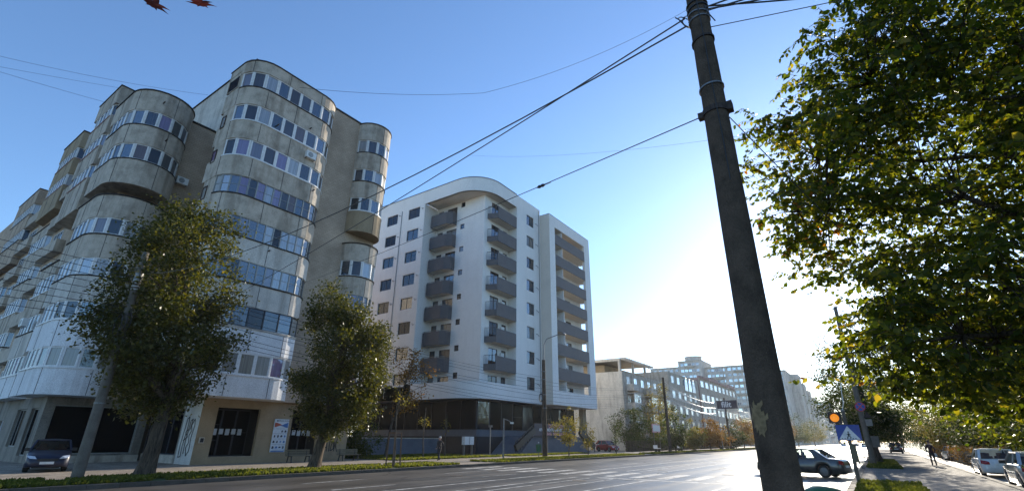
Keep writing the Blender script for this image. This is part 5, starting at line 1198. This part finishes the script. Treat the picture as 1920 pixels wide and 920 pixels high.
    part(MB().box(hl-.05, hl+.012, -hw*.45, hw*.45, .5, .6), 'grille', 'black_plastic')
    part(MB().box(-hl*.9, hl*.88, -hw*.6, hw*.6, .18, .24), 'underbody', 'black_plastic')
    for xx in (A0-.95, B0-.55):
        for s in (-.36, .36):
            part(MB().box(xx-.1, xx+.06, s-.24, s+.24, .45, 1.08).box(xx-.07, xx+.03, s-.13, s+.13, 1.08, 1.24), 'seat', 'seat_cloth')
    part(MB().box(A0-.5, A0-.1, -hw*.85, hw*.85, .7, zb+.0), 'dashboard', 'black_plastic')
    # fill the deck below the cabin
    o.scale = (sc, sc, sc)
    return o
RZ = ROADZ
car('parked_hatchback', 'car_blue', 'dark blue hatchback parked facing out beside the left pole', (-34.6, 8.5, 0), R(-14), 3.9, 1.66, 1.46)
car('sedan', 'car_grey', 'dark grey sedan pulling out onto the sunlit road', (-3.75, 33.9, RZ), R(166), 4.5, 1.72, 1.44, 'sedan')
car('parked_hatchback', 'car_white', 'white hatchback parked on the right seen from behind', (5.3, 41.3, -.1), R(90), 4.1, 1.7, 1.48)
car('parked_car', 'car_silver', 'silver car cut by the right edge beside the kerb', (5.35, 31.4, -.1), R(90), 4.3, 1.74, 1.45)
car('parked_hatchback', 'car_red', 'small red hatchback parked by the pale gable wall', (-34.5, 75.2, 0), R(-20), 3.8, 1.7, 1.6, group=None)
car('dark_suv', 'car_black', 'dark car standing far along the right pavement', (2.3, 108, 0), R(90), 4.3, 1.8, 1.66, 'suv')
car('parked_car', 'car_silver', 'pale car half hidden behind the walker and hedge', (6.6, 74, -.1), R(95), 4.3, 1.74, 1.45)
for k, (x, y, c) in enumerate([(-6.4, 190, 'car_white'), (-3.6, 205, 'car_silver'), (-10.5, 230, 'car_white'), (-7.0, 252, 'car_black')]):
    car('distant_car', c, ['first distant white car coming along the glaring road', 'distant silver car near the right kerb', 'second distant white car farther off on the road', 'distant black car farthest along the road'][k], (x, y, RZ), R(-90), 4.3, 1.74, 1.5, group='cars far down the avenue')

# ================================================================ people
def person(name, loc, rz_, label, joints, edges, mats, head, hair, h=1.75):
    o = thing(name, loc, label, 'person', None, rz_)
    names = list(joints); V = [joints[k][:3] for k in names]; E_ = [(names.index(a), names.index(c)) for a, c in edges]
    me = bpy.data.meshes.new('body'); me.from_pydata(V, E_, []); ob = bpy.data.objects.new('body', me); COL.objects.link(ob); ob.parent = o
    sk = ob.modifiers.new('Skin', 'SKIN')
    if not me.skin_vertices: me.skin_vertices  # layer is made with the modifier
    for i, k in enumerate(names):
        r_ = joints[k][3]; me.skin_vertices[0].data[i].radius = (r_, r_*(joints[k][4] if len(joints[k]) > 4 else 1)); me.skin_vertices[0].data[i].use_root = (k == 'pelvis')
    ob.modifiers.new('Sub', 'SUBSURF').levels = 2; ob.modifiers['Sub'].render_levels = 2
    me.materials.append(MATS[mats])
    return o, ob
def make_person(name, loc, rz_, label, top, trous, hairm, st=.28, bald=True, bag=False, armout=True):
    """figure facing local +X; clothed body one skinned mesh, coloured by height"""
    J = {'pelvis': (0, 0, .96, .15, .8), 'waist': (.0, 0, 1.12, .15, .8), 'chest': (.01, 0, 1.32, .185, .72), 'neckb': (.0, 0, 1.46, .11, .8), 'neck': (.02, 0, 1.53, .06), 'headb': (.045, 0, 1.6, .085), 'head': (.05, 0, 1.68, .1), 'headt': (.035, 0, 1.745, .07),
         'shl': (0, .17, 1.44, .075), 'ell': (-.08, .3, 1.19, .056), 'wrl': (.1, .2, 1.02, .042), 'hal': (.16, .16, .99, .04), 'shr': (0, -.17, 1.44, .075), 'elr': (-.1, -.26, 1.17, .056), 'wrr': (.06, -.24, .98, .042), 'har': (.11, -.23, .92, .04),
         'hil': (0, .09, .92, .105), 'knl': (st*.55, .09, .52, .075), 'anl': (st*.75, .09, .11, .05), 'tol': (st*.75+.17, .1, .05, .042), 'hir': (0, -.09, .92, .105), 'knr': (-.02, -.09, .52, .075), 'anr': (-st*.95, -.09, .13, .05), 'tor': (-st*.95+.15, -.1, .05, .042)}
    E_ = [('pelvis', 'waist'), ('waist', 'chest'), ('chest', 'neckb'), ('neckb', 'neck'), ('neck', 'headb'), ('headb', 'head'), ('head', 'headt')]
    for s in 'lr': E_ += [('neckb', 'sh'+s), ('sh'+s, 'el'+s), ('el'+s, 'wr'+s), ('wr'+s, 'ha'+s), ('pelvis', 'hi'+s), ('hi'+s, 'kn'+s), ('kn'+s, 'an'+s), ('an'+s, 'to'+s)]
    m, n, l, bb = newmat(name+'_clothes_'+top)
    tc = n.new('ShaderNodeTexCoord'); sp = n.new('ShaderNodeSeparateXYZ'); l.new(tc.outputs['Object'], sp.inputs[0])
    dv = n.new('ShaderNodeMath'); dv.operation = 'DIVIDE'; dv.inputs[1].default_value = 1.85; l.new(sp.outputs[2], dv.inputs[0])
    cols = {'cloth_dark': C(.02, .018, .022), 'cloth_trouser': C(.03, .03, .034), 'cloth_maroon': C(.05, .02, .022)}
    rp = ramp(n, [(0, C(.01)), (.05, cols[trous]), (.5, cols[top]), (.82, C(.45, .27, .2))]); rp.color_ramp.interpolation = 'CONSTANT'; l.new(dv.outputs[0], rp.inputs[0]); l.new(rp.outputs[0], bb.inputs['Base Color']); bb.inputs['Roughness'].default_value = .85
    o, ob = person(name, loc, rz_, label, J, E_, name+'_clothes_'+top, None, None)
    def pt(bld, nm, mat): 
        me_ = bld.mesh(nm, True); me_.materials.append(MATS[mat]); q = bpy.data.objects.new(nm, me_); COL.objects.link(q); q.parent = o
    hb = MB().lathe([(.02, 1.845), (.07, 1.83), (.1, 1.78), (.108, 1.72), (.1, 1.68)] if not bald else [(.098, 1.64), (.106, 1.68), (.108, 1.73), (.09, 1.79), (.04, 1.825)], 14, (.015 if not bald else -.005, 0, 0)); pt(hb, 'hair', hairm)
    pt(MB().lathe([(.005, .0), (.018, .02), (.012, .05)], 8, (.135, 0, 1.655)), 'nose', 'skin')
    for s in (-1, 1):
        pt(MB().lathe([(.008, -.012), (.012, 0), (.008, .012)], 8, (.128, s*.035, 1.71), 'x'), 'eye', 'graffiti_black'); pt(MB().lathe([(.01, -.03), (.016, 0), (.008, .03)], 8, (.045, s*.108, 1.685)), 'ear', 'skin')
        hx, hy, hz = (.16, .16, .99) if s > 0 else (.11, -.23, .92)
        for k in range(5):
            a = (hx+.02, hy+.018*(k-2)*.8, hz-.01) if k < 4 else (hx, hy+.03*-s, hz+.01); ln = [.07, .085, .08, .06, .05][k]
            pt(MB().tube([a, (a[0]+ln*.5, a[1], a[2]-.02), (a[0]+ln*.7, a[1], a[2]-.05)], [.01, .009, .007], 6), 'finger' if k < 4 else 'thumb', 'skin')
    b = MB()
    b.add([(.17, -.045, 1.45), (.14, .045, 1.45), (.165, 0, 1.3)], [(0, 1, 2)])
    if bag: pt(MB().lathe([(.02, .62), (.1, .64), (.12, .75), (.07, .88), (.02, .92)], 10, (.1, .02 if bag == 1 else -.25, 0)), 'carrier_bag', 'white_plastic')
    return o
make_person('person', (-29, 31.3, 0), R(-80), 'grey-haired person in dark jacket and trousers walking along the left pavement', 'cloth_dark', 'cloth_trouser', 'hair_grey', .3, True, 0)
make_person('person', (3.25, 52.0, 0), R(95), 'dark-clothed person walking away on the dappled right pavement carrying a bag', 'cloth_maroon', 'cloth_trouser', 'hair_dark', .24, False, 2)

# ================================================================ wires
def sagline(a, c, sag, n_=18):
    a, c = Vector(a), Vector(c); return [a.lerp(c, i/n_)-Vector((0, 0, 4*sag*(i/n_)*(1-i/n_))) for i in range(n_+1)]
def cable(pts, r_, label, group=None, mat='cable', nm='overhead_cable'):
    o = MB().tube(pts, r_, 5).build(nm, mat); return tag(o, label, 'cable', group)
TOP = (-.95, 5.45, 6.98)
cable(sagline((-.97, 5.45, 7.02), (-33.1, 13.8, 9.4), .25), .011, 'upper black cable from the near pole down to the corner block')
cable(sagline((-.97, 5.42, 6.85), (-26.3, 7.6, 8.6), .9), .012, 'sagging black cable from the near pole to the left pole')
sp = cable(sagline((-.96, 5.47, 5.41), (-33.0, 19.2, 12.2), .12), .008, 'tight span wire with a small insulator from the near pole')
q = Vector((-.96, 5.47, 5.41)).lerp(Vector((-33.0, 19.2, 12.2)), .1)
ins = thing('span_insulator', tuple(q), 'small dark insulator hanging on the span wire', 'insulator')
dv_ = (Vector((-33.0, 19.2, 12.2))-Vector((-.96, 5.47, 5.41))).normalized()
q = q-Vector((0, 0, .05)); MB().tube([q-dv_*.12, q-dv_*.05, q, q+dv_*.05, q+dv_*.12], [.015, .035, .02, .035, .015], 8).build('body', 'cable', ins, True); MB().tube([q-dv_*.3, q-dv_*.1], .012, 5).build('shackle', 'steel', ins)
for k, (e, s_) in enumerate([((9, 9.0, 9.6), .3), ((9, 11, 10.0), .35), ((8, 7.6, 9.0), .25), ((10, 14, 10.6), .3)]):
    cable(sagline((-.72, 5.45, 7.0+.03*k), e, s_), .012, 'black cable in the bundle leaving the near pole to the right', 'cable bundle to the right of the near pole')
cable(sagline((-.7, 5.5, 6.75), (9, 10, 8.3), .12), .006, 'thin lone wire leaving the near pole to the right')
cable(sagline((-.66, 5.5, 5.3), (1.2, 9.2, 2.9), .02), .006, 'thin stay wire running down behind the near pole')
# thin wires across the sky
for (a, c, s_, lab) in [((-40, -4, 22.2), (-38.2, 11.8, 27.0), .5, 'thin sagging wire crossing the upper left sky'), ((-40, -3, 21.9), (-39.4, 6.4, 23.3), .1, 'thin wire sloping down to the corner roof'), ((-40, -5, 20.6), (-46.8, 8.6, 29.4), .1, 'thin level wire reaching the corner roof from the left'),
                        ((-19.7, 9.7, 17.6), (-14, 17.0, 19.55), .25, 'thin wire above the roofs, left half'), ((-14, 17, 19.55), (-3.4, 21.7, 23.6), .6, 'thin wavy wire rising to the near pole top'), ((-1, 30, 19.5), (-34.5, 40, 34.8), .8, 'faint wire in the sky left of the near pole')]:
    cable(sagline(a, c, s_), .009, lab)
# cable bundles along the left verge poles
for k in range(9):
    zz = 6.4+.28*k
    cable(sagline((-26.2, 7.5, zz), (-27, 44.3, 4.6+.42*k*.9), .35+.12*(k % 3)), .012, 'black cable strung from the left pole to the lamp pole', 'cables between left pole and lamp pole')
    cable(sagline((-26.2, 7.5, zz), (-29, -30, 7+.5*k), .4), .012, 'black cable leaving the left pole out of the frame', 'cables leaving the left pole')
for k in range(8):
    cable(sagline((-27, 44.3, 4.6+.42*k*.9), (-24.3, 74, 7.2+.3*k), .5+.15*(k % 3)), .014, 'black cable strung from the lamp pole to the next pole', 'cables between lamp pole and next pole')
for k in range(12):  # sunlight on these far cables is put into their pale colour
    cable(sagline((-24.3, 74, 7.0+.26*k), (-24.4, 112, 6.6+.24*k),   .6+.22*(k % 4)), .03, 'cable coloured sunlit white in the thick bundle between the far poles', 'cables between the two far poles', 'white_plastic')
    if k < 6: cable(sagline((-24.4, 112, 6.6+.45*k), (-24.4, 160, 6.6+.4*k), .7), .02, 'cable in a pale sunlit colour beyond the far pole', 'cables beyond the far pole', 'steel')
wp = tag(MB().box(3.0, 3.35, 25.0, 25.25, .004, .05).build('paper_sheet', 'white_plastic'), 'white scrap of paper on the right pavement by the bottom edge', 'paper')

# ================================================================ air
m, n, l, bb = newmat('haze'); n.remove(bb)
pv = n.new('ShaderNodeVolumePrincipled'); pv.inputs['Color'].default_value = C(.96, .97, 1); pv.inputs['Density'].default_value = .00014; pv.inputs['Anisotropy'].default_value = .45
l.new(pv.outputs[0], n['Material Output'].inputs['Volume'])
hz = MB().box(-2600, 2600, -700, 4100, -1.4, 56).build('haze', 'haze'); tag(hz, 'pale morning haze over the whole avenue', 'haze', kind='stuff')
